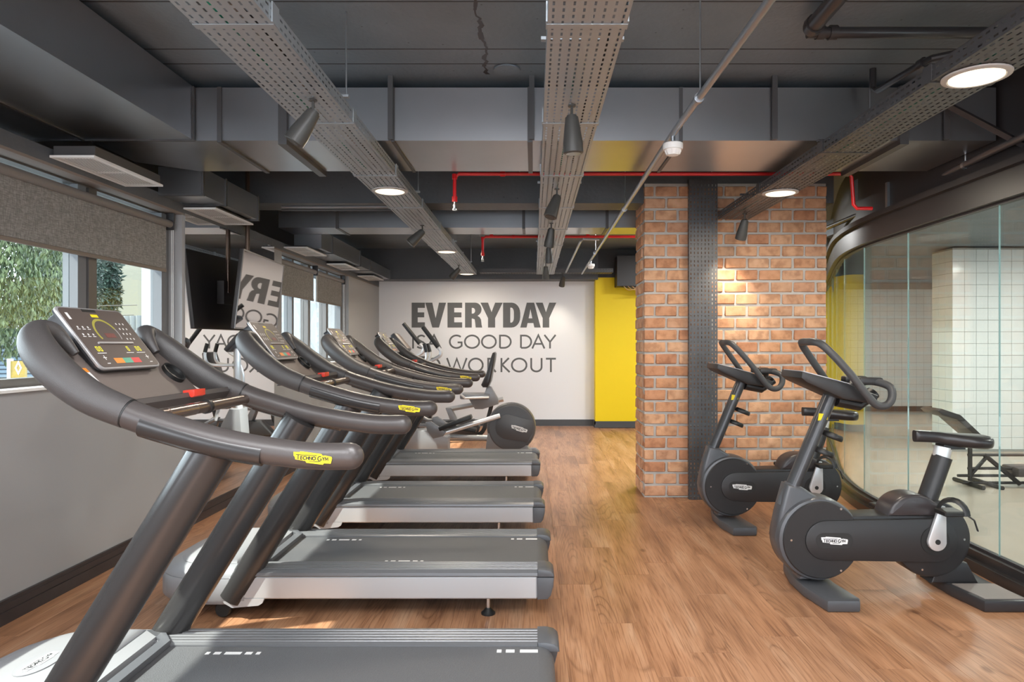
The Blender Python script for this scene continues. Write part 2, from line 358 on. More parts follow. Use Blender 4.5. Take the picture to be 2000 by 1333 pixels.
# stroke alphabet, cap height 1
def glyph(ch):
    G = {
     'I': [[(0, 0), (0, 1)]], 'T': [[(0, .95), (.8, .95)], [(.4, 0), (.4, .95)]], 'E': [[(.55, .95), (.05, .95), (.05, .05), (.55, .05)], [(.05, .52), (.5, .52)]],
     'A': [[(0, 0), (.42, .98), (.84, 0)], [(.16, .34), (.68, .34)]], 'Y': [[(0, 1), (.4, .48), (.8, 1)], [(.4, .5), (.4, 0)]],
     'W': [[(0, 1), (.32, .02), (.62, .95), (.92, .02), (1.24, 1)]], 'K': [[(.05, 0), (.05, 1)], [(.62, 1), (.1, .52), (.68, 0)]], 'L': [[(.05, 1), (.05, .05), (.5, .05)]],
     'M': [[(0, 0), (.1, .95), (.46, .2), (.82, .95), (.92, 0)]], 'N': [[(.05, 0), (.05, .95), (.75, .05), (.75, 1)]], 'H': [[(.05, 0), (.05, 1)], [(.7, 0), (.7, 1)], [(.05, .52), (.7, .52)]],
     'O': [arc(.5, .5, .46, .46, 0, 360, 28)], 'C': [arc(.5, .5, .46, .46, 48, 312, 20)], 'G': [arc(.5, .5, .46, .46, 50, 318, 20)+[(.86, .2), (.86, .45), (.58, .45)]],
     'D': [[(.05, .05), (.05, .95), (.32, .95)]+arc(.32, .5, .45, .45, 80, -80, 16)+[(.32, .05), (.05, .05)]],
     'U': [[(.05, 1), (.05, .36)]+arc(.38, .36, .33, .31, 180, 360, 14)+[(.71, 1)]],
     'R': [[(.05, 0), (.05, .95), (.28, .95)]+arc(.28, .72, .24, .23, 80, -90, 10)+[(.08, .48)], [(.26, .48), (.62, 0)]],
     'S': [spl([(.52, .86), (.4, .94), (.26, .95), (.1, .86), (.1, .68), (.28, .54), (.46, .42), (.52, .26), (.4, .08), (.22, .04), (.04, .13)], 4)],
    }
    return G[ch]
def text_mb(s, x, z, h, w, squeeze=1.0, gap=0.16, big=(), mb=None):
    mb = mb or MB()
    for ch in s:
        if ch == ' ': x += 0.5*h; continue
        hh = h*1.28 if ch in big and (ch != 'M') else h
        st = glyph(ch); mx = max(p[0] for q in st for p in q)
        for qi, q in enumerate(st): mb.ribbon([(x+p[0]*hh*squeeze, z+p[1]*hh) for p in q], w, 0.0006+.0002*qi, closed=False)
        x += mx*hh*squeeze+gap*h
    return mb, x-gap*h
def logo(parent, width, loc, rot, plate, ink=None):
    """name plate with the maker's word as on the machines"""
    s = width/220.0
    P = [(0, 4), (36, 4), (38, -1), (158, 8), (166, 18), (182, 16), (217, 22), (220, 32), (214, 60), (176, 60), (170, 68), (76, 62), (70, 52), (12, 46), (8, 30), (2, 26)]
    pts = [((x-110)*s, (34-y)*s) for x, y in P]
    o = obj('logo_plate', MB().prism(pts[::-1], -0.0012, 0.0, 'y'), plate, parent, loc, rot, smooth=0)
    mb = MB(); h = 22*s; x0 = -88*s; z0 = -11*s
    mb.ribbon([(x0-8*s, z0+h*1.2), (x0+112*s, z0+h*1.2)], 4*s, 0.0006); mb.ribbon([(x0+6*s, z0), (x0+6*s, z0+h*1.2)], 5*s, 0.0006)
    text_mb('ECHNO', x0+20*s, z0, h*0.88, 5.2*s, 1.0, 0.16, (), mb)
    text_mb('G', x0+117*s, z0-4*s, h*1.25, 5.6*s, 0.85, 0.2, (), mb); text_mb('YM', x0+143*s, z0, h*0.92, 5.2*s, 0.88, 0.12, (), mb)
    mb.ribbon([(x0+70*s, z0-8*s), (x0+128*s, z0-8*s)], 3.4*s, 0.0006)
    obj('logo_text', mb, ink or INKB, o, (0, -0.0013, 0), smooth=0)
    return o

# ================================================================== SETTING
YB = 11.49
floor = struct('floor', MB().box(-2.62, 4.7, -5, YB+0.1, -0.12, -0.006), WOOD, 'warm brown wood plank floor')
pl_w, pl_l = 0.183, 1.25
pm = MB().rbox(0.0002, pl_w-0.0002, 0.0002, pl_l-0.0002, -0.006, 0.0, 0.0008, 1)
pme = mesh_of('plank', pm, WOOD, 0)
nC = 0
for i in range(30):
    x = -2.6+i*pl_w
    off = (i*0.437+0.13*(i % 3)) % 1.0
    for j in range(-1, 11):
        y0 = 0.7+(j+off)*pl_l
        # keep the planks the view can reach, stop at the back wall
        if y0+pl_l > YB or y0+pl_l < 1.9: continue
        if x+pl_w < -0.80*(y0+pl_l) or x > 0.74*(y0+pl_l): continue
        o = bpy.data.objects.new('plank', pme); col.objects.link(o); o.parent = floor; o.location = (x, y0, 0); nC += 1
        if x > 2.55 and nC % 2: o.location.z = -0.0004
for nm, b in (('floor.001', (2.83, 12, -5, 15, -0.13, -0.002)),):
    pass
# beige floor of the next room follows the glass line
GP = [(2.73, -1.2), (2.73, 1.5), (2.73, 3.8), (2.745, 5.0), (2.79, 5.75), (2.96, 6.5), (3.34, 7.55), (3.75, 8.6), (4.75, 11.25)]
GS = spl(GP, 12)
mb = MB(); n = len(GS)
mb.add([(x, y, 0.002) for x, y in GS]+[(12, y, 0.002) for x, y in GS], [(i, i+n, i+n+1, i+1) for i in range(n-1)])
mb.add([(4.75, 11.25, 0.002), (12, 11.25, 0.002), (12, 15, 0.002), (4.75, 15, 0.002)], [(0, 1, 2, 3)])
struct('floor', mb, BEIGE, 'smooth beige floor of the room behind the glass')

ZC = 2.93
ceiling = struct('ceiling', MB().box(-3.0, 4.8, -5, YB+0.4, ZC, ZC+0.2), SLAB, 'dark grey painted concrete slab ceiling')
mb = MB()   # formwork joints and crack with their own depth
for y in (3.10, 3.60, 3.79, 5.6, 8.3, 9.6): mb.box(-2.9, 2.7, y, y+0.006, ZC-0.002, ZC)
obj('formwork_joint', mb, BLACK, ceiling, smooth=0)
mb = MB(); yy = 2.3; xx = -0.262; pts = []
while yy < 3.95:
    pts.append((xx+R.uniform(-.012, .012), yy)); yy += R.uniform(.02, .05)
    xx += R.uniform(-.004, .004)
for a, b in zip(pts[:-1], pts[1:]):
    wv = R.uniform(0.004, 0.014); mb.add([(a[0]-wv, a[1], ZC-.0015), (a[0]+wv, a[1], ZC-.0015), (b[0]+wv, b[1], ZC-.0015), (b[0]-wv, b[1], ZC-.0015)], [(0, 1, 2, 3)])
obj('crack', mb, BLACK, ceiling, smooth=0)
obj('round_plate', MB().lathe([(0.075, 0), (0.075, 0.008), (0.065, 0.012)], 24, 'z', (-0.15, 3.86, ZC-0.012)), SLAB, ceiling)

# ceiling beams
b1 = struct('ceiling_beam', MB().box(-2.95, 2.7, 6.14, 6.46, 2.64, ZC), BEAM, 'black concrete beam in line with the brick pillar')
b2 = struct('ceiling_beam', MB().box(-2.95, 1.05, 11.1, YB, 2.43, ZC), BEAM, 'black beam above the white lettered wall')

# left wall
wl = MB()
wl.box(-2.9, -2.6, -5, YB, 0, 1.13); wl.box(-2.9, -2.6, 5.05, 7.05, 1.13, 2.33); wl.box(-2.9, -2.6, 9.6, YB, 1.13, 2.33)
wl.box(-2.9, -2.6, -5, -3.2, 1.13, 2.33); wl.box(-2.9, -2.6, 0.9, 1.4, 1.13, 2.33)
wall_left = struct('wall_left', wl, GREYWALL, 'grey painted wall under and between the windows', smooth=0)
struct('trim_1', MB().box(-2.9, -2.6, -5, YB, 2.33, 2.345), mat('brown_soffit', (0.20, 0.165, 0.145), 0.7), 'brown soffit strip over the windows', smooth=0)
struct('trim_2', MB().box(-2.9, -2.598, -5, YB, 2.345, 2.425), BEAM, 'rough black lintel edge above the windows', smooth=0)
struct('wall_left', MB().box(-3.1, -2.95, -5, YB, 2.3, ZC), BLACK, 'black upper wall behind the ducts', smooth=0)
# back wall
wall_back = struct('wall_back', MB().box(-2.9, 1.02, YB, YB+0.2, 0, 2.45), WHITEWALL, 'white wall with grey lettering', smooth=0)
struct('wall_back', MB().box(1.02, 5.0, 11.23, YB+0.2, 0, 2.47), YELLOW, 'bright yellow wall beside the white wall', smooth=0)
struct('wall_back', MB().box(1.02, 5.0, 11.2, YB+0.2, 2.47, ZC), BLACK, 'black wall band above the yellow wall', smooth=0)
# baseboards
def baseb(mb, x0, x1, y0, y1, ax):
    mb.box(x0, x1, y0, y1, 0, 0.115)
mb = MB().box(-2.6, -2.583, -5, YB, 0, 0.118).box(-2.583, -2.578, -5, YB, 0.0, 0.062).box(-2.583, -2.579, -5, YB, 0.068, 0.10)
struct('baseboard_left', mb, DKTRIM, 'dark brown ridged baseboard', smooth=0)
struct('baseboard_back', MB().box(-2.58, 1.02, YB-0.018, YB, 0, 0.105).box(-2.58, 1.02, YB-0.022, YB, 0, 0.05), GREYTRIM, 'grey baseboard under the white wall', smooth=0)
struct('baseboard_back', MB().box(1.0, 4.6, 11.21, 11.23, 0, 0.105).box(1.0, 4.6, 11.206, 11.23, 0, 0.05).box(1.0, 1.02, 11.21, YB, 0, 0.105), GREYTRIM, 'grey baseboard under the yellow wall', smooth=0)
# walls behind the photographer, with tall openings
mb = MB().box(-3.1, -2.2, -5.2, -5, 0, ZC).box(2.2, 9.0, -5.2, -5, 0, ZC).box(-2.2, 2.2, -5.2, -5, 1.95, ZC).box(-2.2, 2.2, -5.2, -5, 0, 0.1).box(-0.1, 0.1, -5.2, -5, 0, 1.95)
struct('wall_front', mb, GREYWALL, 'grey wall with tall openings behind', smooth=0)
struct('wall_right', MB().box(2.73, 2.95, -5, -1.2, 0, ZC), GREYWALL, 'grey wall before the glass', smooth=0)

# windows
def window(name, y0, y1, mull, label, panes):
    f = MB(); X0, X1 = -2.78, -2.70
    f.box(X0, X1, y0, y1, 1.13, 1.19); f.box(X0, X1, y0, y1, 2.318, 2.33); f.box(X0, X1, y0, y0+.05, 1.19, 2.318)
    o = struct(name, MB().box(X0, X1, y1-.05, y1, 1.19, 2.318).box(X0+.02, X1+.02, y1-.13, y1-.06, 1.19, 2.318), ALU, label, smooth=0)
    obj('frame', f, ALUDK, o, smooth=0)
    for (m, wdt, mt) in mull: obj('mullion', MB().box(X0, X1+.01, m, m+wdt, 1.19, 2.318), mt, o, smooth=0)
    for a, b in panes: obj('pane', MB().box(-2.745, -2.739, a, b, 1.19, 2.318), WGLASS, o, smooth=0)
    obj('sill', MB().box(-2.70, -2.575, y0, y1, 1.13, 1.145), WHITEPL, o, smooth=0); return o
window('window_1', 1.4, 5.05, [(4.13, .075, ALUDK), (4.03, .075, ALU), (2.7, .1, ALU)], 'aluminium window with tree and houses beyond', [(1.45, 2.7), (2.8, 4.03), (4.205, 4.92)])
window('window_2', 7.05, 9.6, [(7.6, .06, ALU), (8.14, .09, ALUDK), (8.85, .09, ALUDK)], 'far aluminium window facing a pale wall', [(7.1, 7.6), (7.66, 8.14), (8.23, 8.85), (8.94, 9.47)])

# brick pillar
px0, px1, py0, py1, ph = 0.982, 2.63, 6.10, 6.58, 2.83
mb = MB().box(px0+.012, px1-.012, py0+.014, py1, 0, ph-.02)
pillar = struct('brick_pillar', mb, MORTAR, 'brick pillar with a black perforated strip', smooth=0)
def brick_mesh(l, d, seed):
    rr = random.Random(seed); bm = bmesh.new(); bmesh.ops.create_cube(bm, size=1)
    for v in bm.verts: v.co = Vector((v.co.x*l, v.co.y*d, v.co.z*0.087))
    bmesh.ops.bevel(bm, geom=bm.edges[:], offset=0.006, segments=1, affect='EDGES')
    for v in bm.verts: v.co += Vector((rr.uniform(-.0035, .0035), rr.uniform(-.003, .003), rr.uniform(-.003, .003)))
    return mesh_of('brick', MB().bm(bm), BRICK, 40)
BM = {}
def brick(l, d, k):
    key = (round(l, 3), round(d, 3), k)
    if key not in BM: BM[key] = brick_mesh(l, d, hash(key) & 0xffff)
    return BM[key]
rowh = 0.1072; nrow = 26; pitch = 0.206; W = px1-px0
for r in range(nrow):
    z = 0.006+rowh*(r+0.5)
    x = px0; first = True; k = 0
    start = 0.103 if r % 2 else 0.206
    xs = [px0]; xx = px0+start
    while xx < px1-0.05: xs.append(xx); xx += pitch
    xs.append(px1)
    for a, b in zip(xs[:-1], xs[1:]):
        l = b-a-0.019
        if l < 0.03: continue
        o = obj('brick', brick(l, 0.09, R.randrange(5)), None, pillar, ((a+b)/2, py0+0.045+R.uniform(-.004, .004), z), (0, R.uniform(-.008, .008), 0))
    # return bricks on the left face
    ys = [py0+0.10, py1] if r % 2 == 0 else [py0+0.10, py0+0.30, py1]
    for a, b in zip(ys[:-1], ys[1:]):
        o = obj('brick', brick(b-a-0.019, 0.09, R.randrange(5)), None, pillar, (px0+0.045+R.uniform(-.003, .003), (a+b)/2, z), (0, 0, PI/2))
struct('trim_3', MB().box(px0, px1, py0+.02, py1, ph-.02, ZC), BEAM, 'black slab edge over the brick pillar', smooth=0)

# ------------------------------------------------------------------ perforated metal
def perf(mb, L, Wd, cols, rows, sl, sw, f):
    """perforated sheet; f maps (u along, v across) to a point; every slot is a real hole"""
    cu = L/rows; cv = Wd/cols
    for i in range(rows):
        for j in range(cols):
            u0, u1, v0, v1 = i*cu, (i+1)*cu, j*cv, (j+1)*cv; um = (u0+u1)/2; vm = (v0+v1)/2
            a0, a1, b0, b1 = um-sl/2, um+sl/2, vm-sw/2, vm+sw/2
            mb.add([f(u0, v0), f(u1, v0), f(u1, v1), f(u0, v1), f(a0, b0), f(a1, b0), f(a1, b1), f(a0, b1)],
                   [(0, 1, 5, 4), (1, 2, 6, 5), (2, 3, 7, 6), (3, 0, 4, 7)])
SECL, TW, TH = 1.05, 0.27, 0.06
mb = MB(); perf(mb, SECL, TW, 8, 24, 0.024, 0.008, lambda u, v: (v-TW/2, u, 0))
perf(mb, SECL, TH, 2, 24, 0.024, 0.008, lambda u, v: (-TW/2, u, v)); perf(mb, SECL, TH, 2, 24, 0.024, 0.008, lambda u, v: (TW/2, u, v))
mb.box(-TW/2-.001, -TW/2+.012, 0, SECL, TH, TH+.002).box(TW/2-.012, TW/2+.001, 0, SECL, TH, TH+.002)
SEC = mesh_of('tray_section', mb, TRAY, 0); mb0 = mb
SECD = mesh_of('tray_section', mb0, TRAYDK, 0)
JM = mesh_of('joint_strap', MB().box(-TW/2-.004, TW/2+.004, -.016, .016, -.004, -.001).box(-TW/2-.006, -TW/2-.001, -.03, .03, 0, .07).box(TW/2+.001, TW/2+.006, -.03, .03, 0, .07), TRAY, 0)
JMD = JM.copy(); JMD.materials.clear(); JMD.materials.append(TRAYDK)
RODM = mesh_of('hanger_rod', MB().tube([(0, 0, 0.0), (0, 0, ZC-2.53)], 0.004, 6), STEEL)
def tray(label, p0, p1, n, sec, rods, z=2.465, cables=True, nodes=None):
    d = Vector((p1[0]-p0[0], p1[1]-p0[1], 0)); a = math.atan2(-d.x, d.y)
    t = thing('cable_tray', label, 'cable tray', (p0[0], p0[1], z), 'perforated cable trays under the ceiling', a)
    L = d.length; k = L/(n*SECL)
    for i in range(n):
        o = obj('tray_section', sec, None, t, (0, i*SECL*k, 0)); o.scale.y = k
        if i: obj('joint_strap', JM if sec is SEC else JMD, None, t, (0, i*SECL*k, 0))
    for y in rods:
        obj('hanger_rod', RODM, None, t, (TW/2+.012, y-p0[1], 0.065)); obj('hanger_bar', MB().box(-TW/2-.02, TW/2+.025, -.012, .012, .062, .074), TRAY if sec is SEC else TRAYDK, t, (0, y-p0[1], 0), smooth=0)
    if cables:
        for nm, c, xo in (('green_cable', (0.02, 0.32, 0.20), -.03), ('white_cable', (0.7, 0.68, 0.66), .025), ('black_cable', (0.01, .01, .012), .07), ('grey_cable', (0.4, .4, .42), -.075)):
            pts = [(xo+R.uniform(-.022, .022), L*q/24, 0.014+R.uniform(0, .006)) for q in range(25)]
            obj('cable', MB().tube(spl(pts, 3), 0.008, 6), mat(nm, c, .5), t)
    return t
trC = tray('grey perforated cable tray running down the middle of the ceiling', (0.1835, 1.3), (0.1835, 10.69), 9, SEC, (2.6, 4.9, 7.7))
trL = tray('grey perforated cable tray above the treadmill handrails', (-1.025, 1.3), (-1.025, 10.69), 9, SEC, (3.2, 5.2, 7.7, 9.6))
trR = tray('dark perforated cable tray running to the brick pillar', (1.815, 0.78), (1.75, 5.985), 5, SECD, (3.9, 5.3))
trB = tray('dark perforated cable tray running along the white lettered wall', (-0.85, 10.85), (1.25, 10.85), 2, SECD, (), 2.50, False)
# vertical perforated strip on the pillar
t = thing('perforated_strip', 'black perforated metal strip standing against the brick pillar', 'cable tray', (1.493, 6.05, 0))
for k in range(2):
    mb = MB(); Lk = 1.41
    perf(mb, Lk, 0.25, 8, 38, 0.02, 0.008, lambda u, v: (v-.125, -.05, u)); perf(mb, Lk, 0.05, 1, 38, .02, .008, lambda u, v: (-.125, -.05+v, u)); perf(mb, Lk, 0.05, 1, 38, .02, .008, lambda u, v: (.125, -.05+v, u))
    o = obj('strip_section', mb, TRAYDK, t, (0, 0, k*Lk+.004), smooth=0)

# ------------------------------------------------------------------ ducts and grilles
def flange(mb, x0, x1, y0, y1, z0, z1, ax, at, w=0.03, o=0.018):
    if ax == 'x': mb.box(at-w/2, at+w/2, y0-o, y1+o, z0-o, z1)
    else: mb.box(x0-o, x1+o, at-w/2, at+w/2, z0-o, z1)
t = thing('air_duct', 'large square sheet metal duct turning from the windows across the room', 'air duct', (0, 4.3, 2.56))
obj('duct_run', MB().box(-2.94, -1.98, -4.5, 3.985, 2.56, 2.87), DUCT, t, smooth=0, world=True)
obj('duct_run', MB().prism([(-2.6, 3.985), (-2.6, 4.45), (-2.3, 4.69), (2.70, 4.69), (2.70, 3.985)], 2.56, 2.87, 'z'), DUCT, t, smooth=0, world=True)
for x, wd, o in ((-1.83, .025, .012), (-1.455, .05, .03), (-.82, .02, .008), (-.02, .03, .012), (.86, .02, .008), (2.15, .05, .03)):
    mb = MB().box(x-wd/2, x+wd/2, 3.985-o, 4.69+o, 2.56-o, 2.56).box(x-wd/2, x+wd/2, 3.985-o, 3.985, 2.56, 2.87)
    obj('flange', mb, DUCTDK, t, smooth=0, world=True)
for y in (0.7, 2.2, 3.96):
    obj('flange', MB().box(-2.94, -1.97, y, y+.02, 2.552, 2.56).box(-1.98, -1.972, y, y+.02, 2.56, 2.87), DUCTDK, t, smooth=0, world=True)
obj('flange', MB().box(-2.62, -2.60, -4.5, 3.96, 2.552, 2.56), DUCTDK, t, smooth=0, world=True)
for x in (-.83, -.01, 1.4, 2.4): obj('hanger_strap', MB().box(x-.015, x+.015, 3.955, 3.97, 2.56, ZC), DUCTDK, t, smooth=0, world=True)
t = thing('air_duct', 'narrow sheet metal duct crossing in front of the far red pipe', 'air duct', (0, 7.1, 2.56))
obj('duct_run', MB().box(-2.6, 2.4, 6.96, 7.38, 2.56, 2.74), DUCT, t, smooth=0, world=True)
for x in (-2.0, -1.05, -.1, .75): obj('flange', MB().box(x-.015, x+.015, 6.95, 7.39, 2.55, 2.74), DUCTDK, t, smooth=0, world=True)
def side_duct(label, y0, y1, z1, steps=()):
    t = thing('air_duct', label, 'air duct', (-2.45, (y0+y1)/2, 2.41), 'side ducts above the windows')
    obj('duct_run', MB().box(-2.595, -2.30, y0, y1, 2.41, z1), DUCT, t, smooth=0, world=True)
    for y in steps: obj('flange', MB().box(-2.597, -2.292, y-.012, y+.012, 2.402, z1+.006), DUCTDK, t, smooth=0, world=True)
side_duct('short dark duct over the wall mirror', 4.72, 5.72, 2.6, (4.75, 5.1, 5.7))
side_duct('dark side duct over the far window', 7.40, 9.06, 2.61, (7.8, 9.05))
side_duct('lowest dark side duct ending at the white wall', 9.08, 10.95, 2.56, (9.6, 10.94))
# grilles
def make_grille():
    t = thing('air_grille', '', 'air vent', (0, 0, 0), 'air grilles beside the windows')
    g = MB().box(-.12, .12, 0, .025, -.012, 0).box(-.12, .12, .655, .68, -.012, 0).box(-.12, -.095, .025, .655, -.012, 0).box(.095, .12, .025, .655, -.012, 0)
    obj('frame', g, GRILLE, t, smooth=0)
    sm = mesh_of('slat', MB().box(-.0032, .0032, .025, .655, -.0115, -.0098), GRILLE, 0)
    for k in range(11): obj('slat', sm, None, t, (-.083+k*.0168, 0, 0))
    obj('cross_bar', MB().box(-.095, .095, .335, .345, -.011, -.004), GRILLE, t, smooth=0)
    obj('plenum_box', MB().box(-.112, .112, .02, .66, .002, .055), DUCTDK, t, smooth=0)
    return t
g0 = make_grille()
gl = ['white air grille nearest the camera, over the first window', 'white air grille at the top of the wall mirror', 'third white air grille along, over the far window', 'fourth white air grille along, over the far window end', 'farthest white air grille by the white wall']
for i, y in enumerate((3.66, 5.06, 7.09, 8.56, 10.05)):
    if i == 0: g0.location = (-2.475, y, 2.385); g0['label'] = gl[0]
    else:
        c = dup(g0, (-2.475, y, 2.385), gl[i])
        for ch in list(c.children):
            if ch.name.startswith('plenum'): bpy.data.objects.remove(ch)
        obj('plenum_box', MB().box(-.112, .112, .02, .66, .002, .014), BLACK, c, smooth=0)

# ------------------------------------------------------------------ pipes
def pipe(name, label, cat, pts, r, m, group=None, n=10):
    o = thing(name, label, cat, pts[0], group); obj('pipe', MB().tube(pts, r, n), m, o, world=True); return o
def ring(mb, p, r, ax): mb.tube([(Vector(p)-Vector(ax)*.018)[:], (Vector(p)+Vector(ax)*.018)[:]], r, 12)
def sprinkler(label, y, z, x0, x1, zd, tail=None):
    t = thing('sprinkler_pipe', label, 'pipe', (x0, y, z))
    pts = [(x0, y, zd+.05), (x0, y, z-.03), (x0+.03, y, z), (x1, y, z)]+(tail or [])
    obj('pipe', MB().tube(pts, 0.013 if y < 7 else .015, 10), RED, t, world=True)
    for p_, r_, a_ in (((x0, y, zd+.07), .02, (0, 0, 1)), ((x0, y, z-.02), .019, (0, 0, 1)), ((x0+.35, y, z), .019, (1, 0, 0))):
        mb = MB(); ring(mb, p_, r_, a_); obj('coupling', mb, RED, t, world=True)
    h = MB().lathe([(.012, 0), (.012, .03), (.007, .035), (.007, .05)], 12, 'z', (x0, y, zd)).lathe([(.018, 0), (.018, .003)], 12, 'z', (x0, y, zd-.012)).tube([(x0-.012, y, zd), (x0-.012, y, zd-.012)], .002, 6).tube([(x0+.012, y, zd), (x0+.012, y, zd-.012)], .002, 6)
    obj('sprinkler_head', h, CHROME, t, world=True); return t
t = sprinkler('red sprinkler pipe behind the large duct, dropping on both ends', 4.98, 2.614, -.575, 2.30, 2.36, [(2.32, 4.98, 2.59), (2.335, 4.98, 2.39), (2.36, 4.98, 2.362), (2.47, 4.98, 2.362)])
t2 = sprinkler('thicker red sprinkler pipe nearer the lettered wall', 7.8, 2.6, -.58, 1.6, 2.33)
for x in (-.1, 1.3): obj('hanger_rod', MB().tube([(x, 4.98, 2.61), (x, 4.98, ZC)], .003, 6), STEEL, t, world=True); obj('hanger_rod', MB().tube([(x, 7.8, 2.6), (x, 7.8, ZC)], .003, 6), STEEL, t2, world=True)
for x in (-.48, .62): obj('pipe_clip', MB().box(x-.02, x+.02, 7.785, 7.815, 2.6, 2.66), RED, t2, smooth=0, world=True)
t = pipe('conduit', 'long galvanised conduit hanging right of the middle tray', 'pipe', [(.765, .8, 2.47), (.755, 2.2, 2.47), (.727, 3.56, 2.47), (.74, 6.85, 2.47), (.75, 10.6, 2.47)], .0165, STEEL, n=14)
for y in (3.05, 5.55, 8.2):
    obj('hanger_rod', MB().tube([(.745, y, 2.48), (.745, y, ZC)], .004, 6), STEEL, t, world=True); obj('clamp', MB().tube([(.738, y-.012, 2.47), (.738, y+.012, 2.47)], .023, 12), STEEL, t, world=True)
t = pipe('conduit', 'short pale conduit between the middle tray and long conduit', 'pipe', [(.70, 7.29, 2.49), (.53, 7.26, 2.49), (.507, 7.35, 2.48), (.494, 10.4, 2.47)], .014, STEEL)
t = pipe('conduit', 'thin dark conduit pair along the black beam', 'pipe', [(-2.25, 6.10, 2.60), (-1.0, 6.10, 2.60)], .012, STEEL)
obj('pipe', MB().tube([(-2.25, 6.10, 2.57), (-1.15, 6.10, 2.57)], .01, 8), TRAYDK, t, world=True)
def detector(label, loc):
    t = thing('smoke_detector', label, 'smoke detector', loc, 'smoke detectors hung on the conduit')
    obj('base', MB().lathe([(.05, 0), (.052, .012), (.052, .03), (.045, .034)], 24), WHITEPL, t)
    obj('sensor_head', MB().lathe([(.018, -.03), (.03, -.028), (.036, -.012), (.042, 0)], 24), WHITEPL, t)
    mb = MB()
    for k in range(10):
        a = 2*PI*k/10; mb.tube([(.034*math.cos(a), .034*math.sin(a), -.024), (.042*math.cos(a), .042*math.sin(a), -.004)], .003, 5)
    obj('rib', mb, WHITEPL, t); obj('stem', MB().tube([(0, 0, .034), (0, 0, .075)], .012, 10), STEEL, t)
detector('white smoke detector under the conduit near the large duct', (.727, 3.56, 2.385))
detector('small far white smoke detector under the conduit end', (.747, 8.9, 2.385))
t = pipe('drain_pipe', 'thick black drain pipe with an elbow under the slab', 'pipe', [(1.28, 1.2, 2.85), (1.30, 3.20, 2.85)], .038, PVC, n=16)
mb = MB().tube([(1.30, 3.24, 2.85), (2.70, 3.24, 2.85)], .026, 14); obj('pipe', mb, PVC, t, world=True)
for p_, r_, a_ in (((1.30, 3.16, 2.85), .046, (0, 1, 0)), ((1.42, 3.24, 2.85), .034, (1, 0, 0)), ((1.36, 3.24, 2.85), .032, (1, 0, 0)), ((2.35, 3.24, 2.85), .032, (1, 0, 0))):
    mb = MB(); ring(mb, p_, r_, a_); obj('collar', mb, PVC, t, world=True)
t = pipe('drain_pipe', 'thin black bent pipe dropping from the slab by the duct', 'pipe', [(1.92, 3.86, ZC-.001), (1.92, 3.86, 2.82), (1.93, 3.83, 2.795), (1.97, 3.46, 2.795), (1.985, 3.40, 2.795), (2.5, 3.05, 2.795)], .018, PVC)
mb = MB(); ring(mb, (1.97, 3.46, 2.795), .026, (.1, -1, 0)); obj('collar', mb, PVC, t, world=True)
cp = spl([(2.60, 2.4, 2.50), (2.66, 3.7, 2.50), (2.80, 5.18, 2.50), (2.85, 6.7, 2.50), (2.9, 7.5, 2.5)], 8)
t = pipe('ceiling_pipe', 'grey steel pipe curving above the glass partition', 'pipe', cp, .021, mat('grey_pipe', (.14, .13, .13), .4, metal=.5), n=14)
for y, x in ((4.3, 2.72), (5.3, 2.81)): obj('hanger_rod', MB().tube([(x, y, 2.50), (x, y, ZC)], .005, 6), STEEL, t, world=True); obj('clamp', MB().tube([(x, y-.012, 2.5), (x, y+.012, 2.5)], .027, 12), STEEL, t, world=True)
t = thing('ceiling_brace', 'black diagonal steel brace above the glass partition', 'brace', (2.2, 3.55, 2.9)); obj('bar', MB().tube([(2.25, 3.9, 2.8), (2.95, 3.75, 2.33)], .02, 4), BLACK, t, world=True, smooth=0)
t = thing('ceiling_brace', 'short pale steel strut behind the red pipe drop', 'brace', (2.75, 5.2, 2.6)); obj('bar', MB().box(2.72, 2.75, 5.25, 5.28, 2.40, 2.62), STEEL, t, world=True, smooth=0)

# ------------------------------------------------------------------ curved glass partition
wr = MB()
def offset_curve(S, d):
    out = []
    for i, p in enumerate(S):
        a = Vector(S[max(i-1, 0)]); b = Vector(S[min(i+1, len(S)-1)]); t = (b-a).normalized(); out.append((p[0]-t.y*d, p[1]+t.x*d))
    return out
def strip(S, d0, d1, z0, z1):
    A = offset_curve(S, d0); B = offset_curve(S, d1); n = len(S); mb = MB()
    vs = [(x, y, z0) for x, y in A]+[(x, y, z0) for x, y in B]+[(x, y, z1) for x, y in A]+[(x, y, z1) for x, y in B]
    fs = []
    for i in range(n-1): fs += [(i, i+1, n+i+1, n+i), (2*n+i, 3*n+i, 3*n+i+1, 2*n+i+1), (i, 2*n+i, 2*n+i+1, i+1), (n+i, n+i+1, 3*n+i+1, 3*n+i)]
    fs += [(0, n, 3*n, 2*n), (n-1, 3*n-1, 4*n-1, 2*n-1)]
    return mb.add(vs, fs)
partition = struct('wall_right', strip(GS, .012, -.03, 2.2, ZC-.001), BLACK, 'curved glass partition in a black frame')
obj('header', strip(GS, .06, -.05, 2.2, 2.40), mat('header_black', (.030, .028, .030), .4), partition)
obj('header_ledge', strip(GS, .10, .06, 2.36, 2.40), BLACK, partition)
obj('head_channel', strip(GS, .02, -.02, 2.185, 2.2), BLACK, partition)
obj('floor_sill', strip(GS, .09, -.03, 0, .065), mat('sill_black', (.03, .027, .027), .28), partition)
obj('floor_sill', strip(GS, .05, -.03, .065, .115), mat('sill_black', (.03, .027, .027), .28), partition)
obj('foot_channel', strip(GS, .016, -.016, .115, .13), BLACK, partition)
def at_y(y):
    for a, b in zip(GS[:-1], GS[1:]):
        if a[1] <= y <= b[1]: k = (y-a[1])/(b[1]-a[1]); return (a[0]+k*(b[0]-a[0]), y)
    return GS[-1]
js = [-1.2, 0, 1, 2, 3, 4.0, 5.0, 5.76, 6.5, 7.4, 8.4, 9.4, 10.4, 11.2]
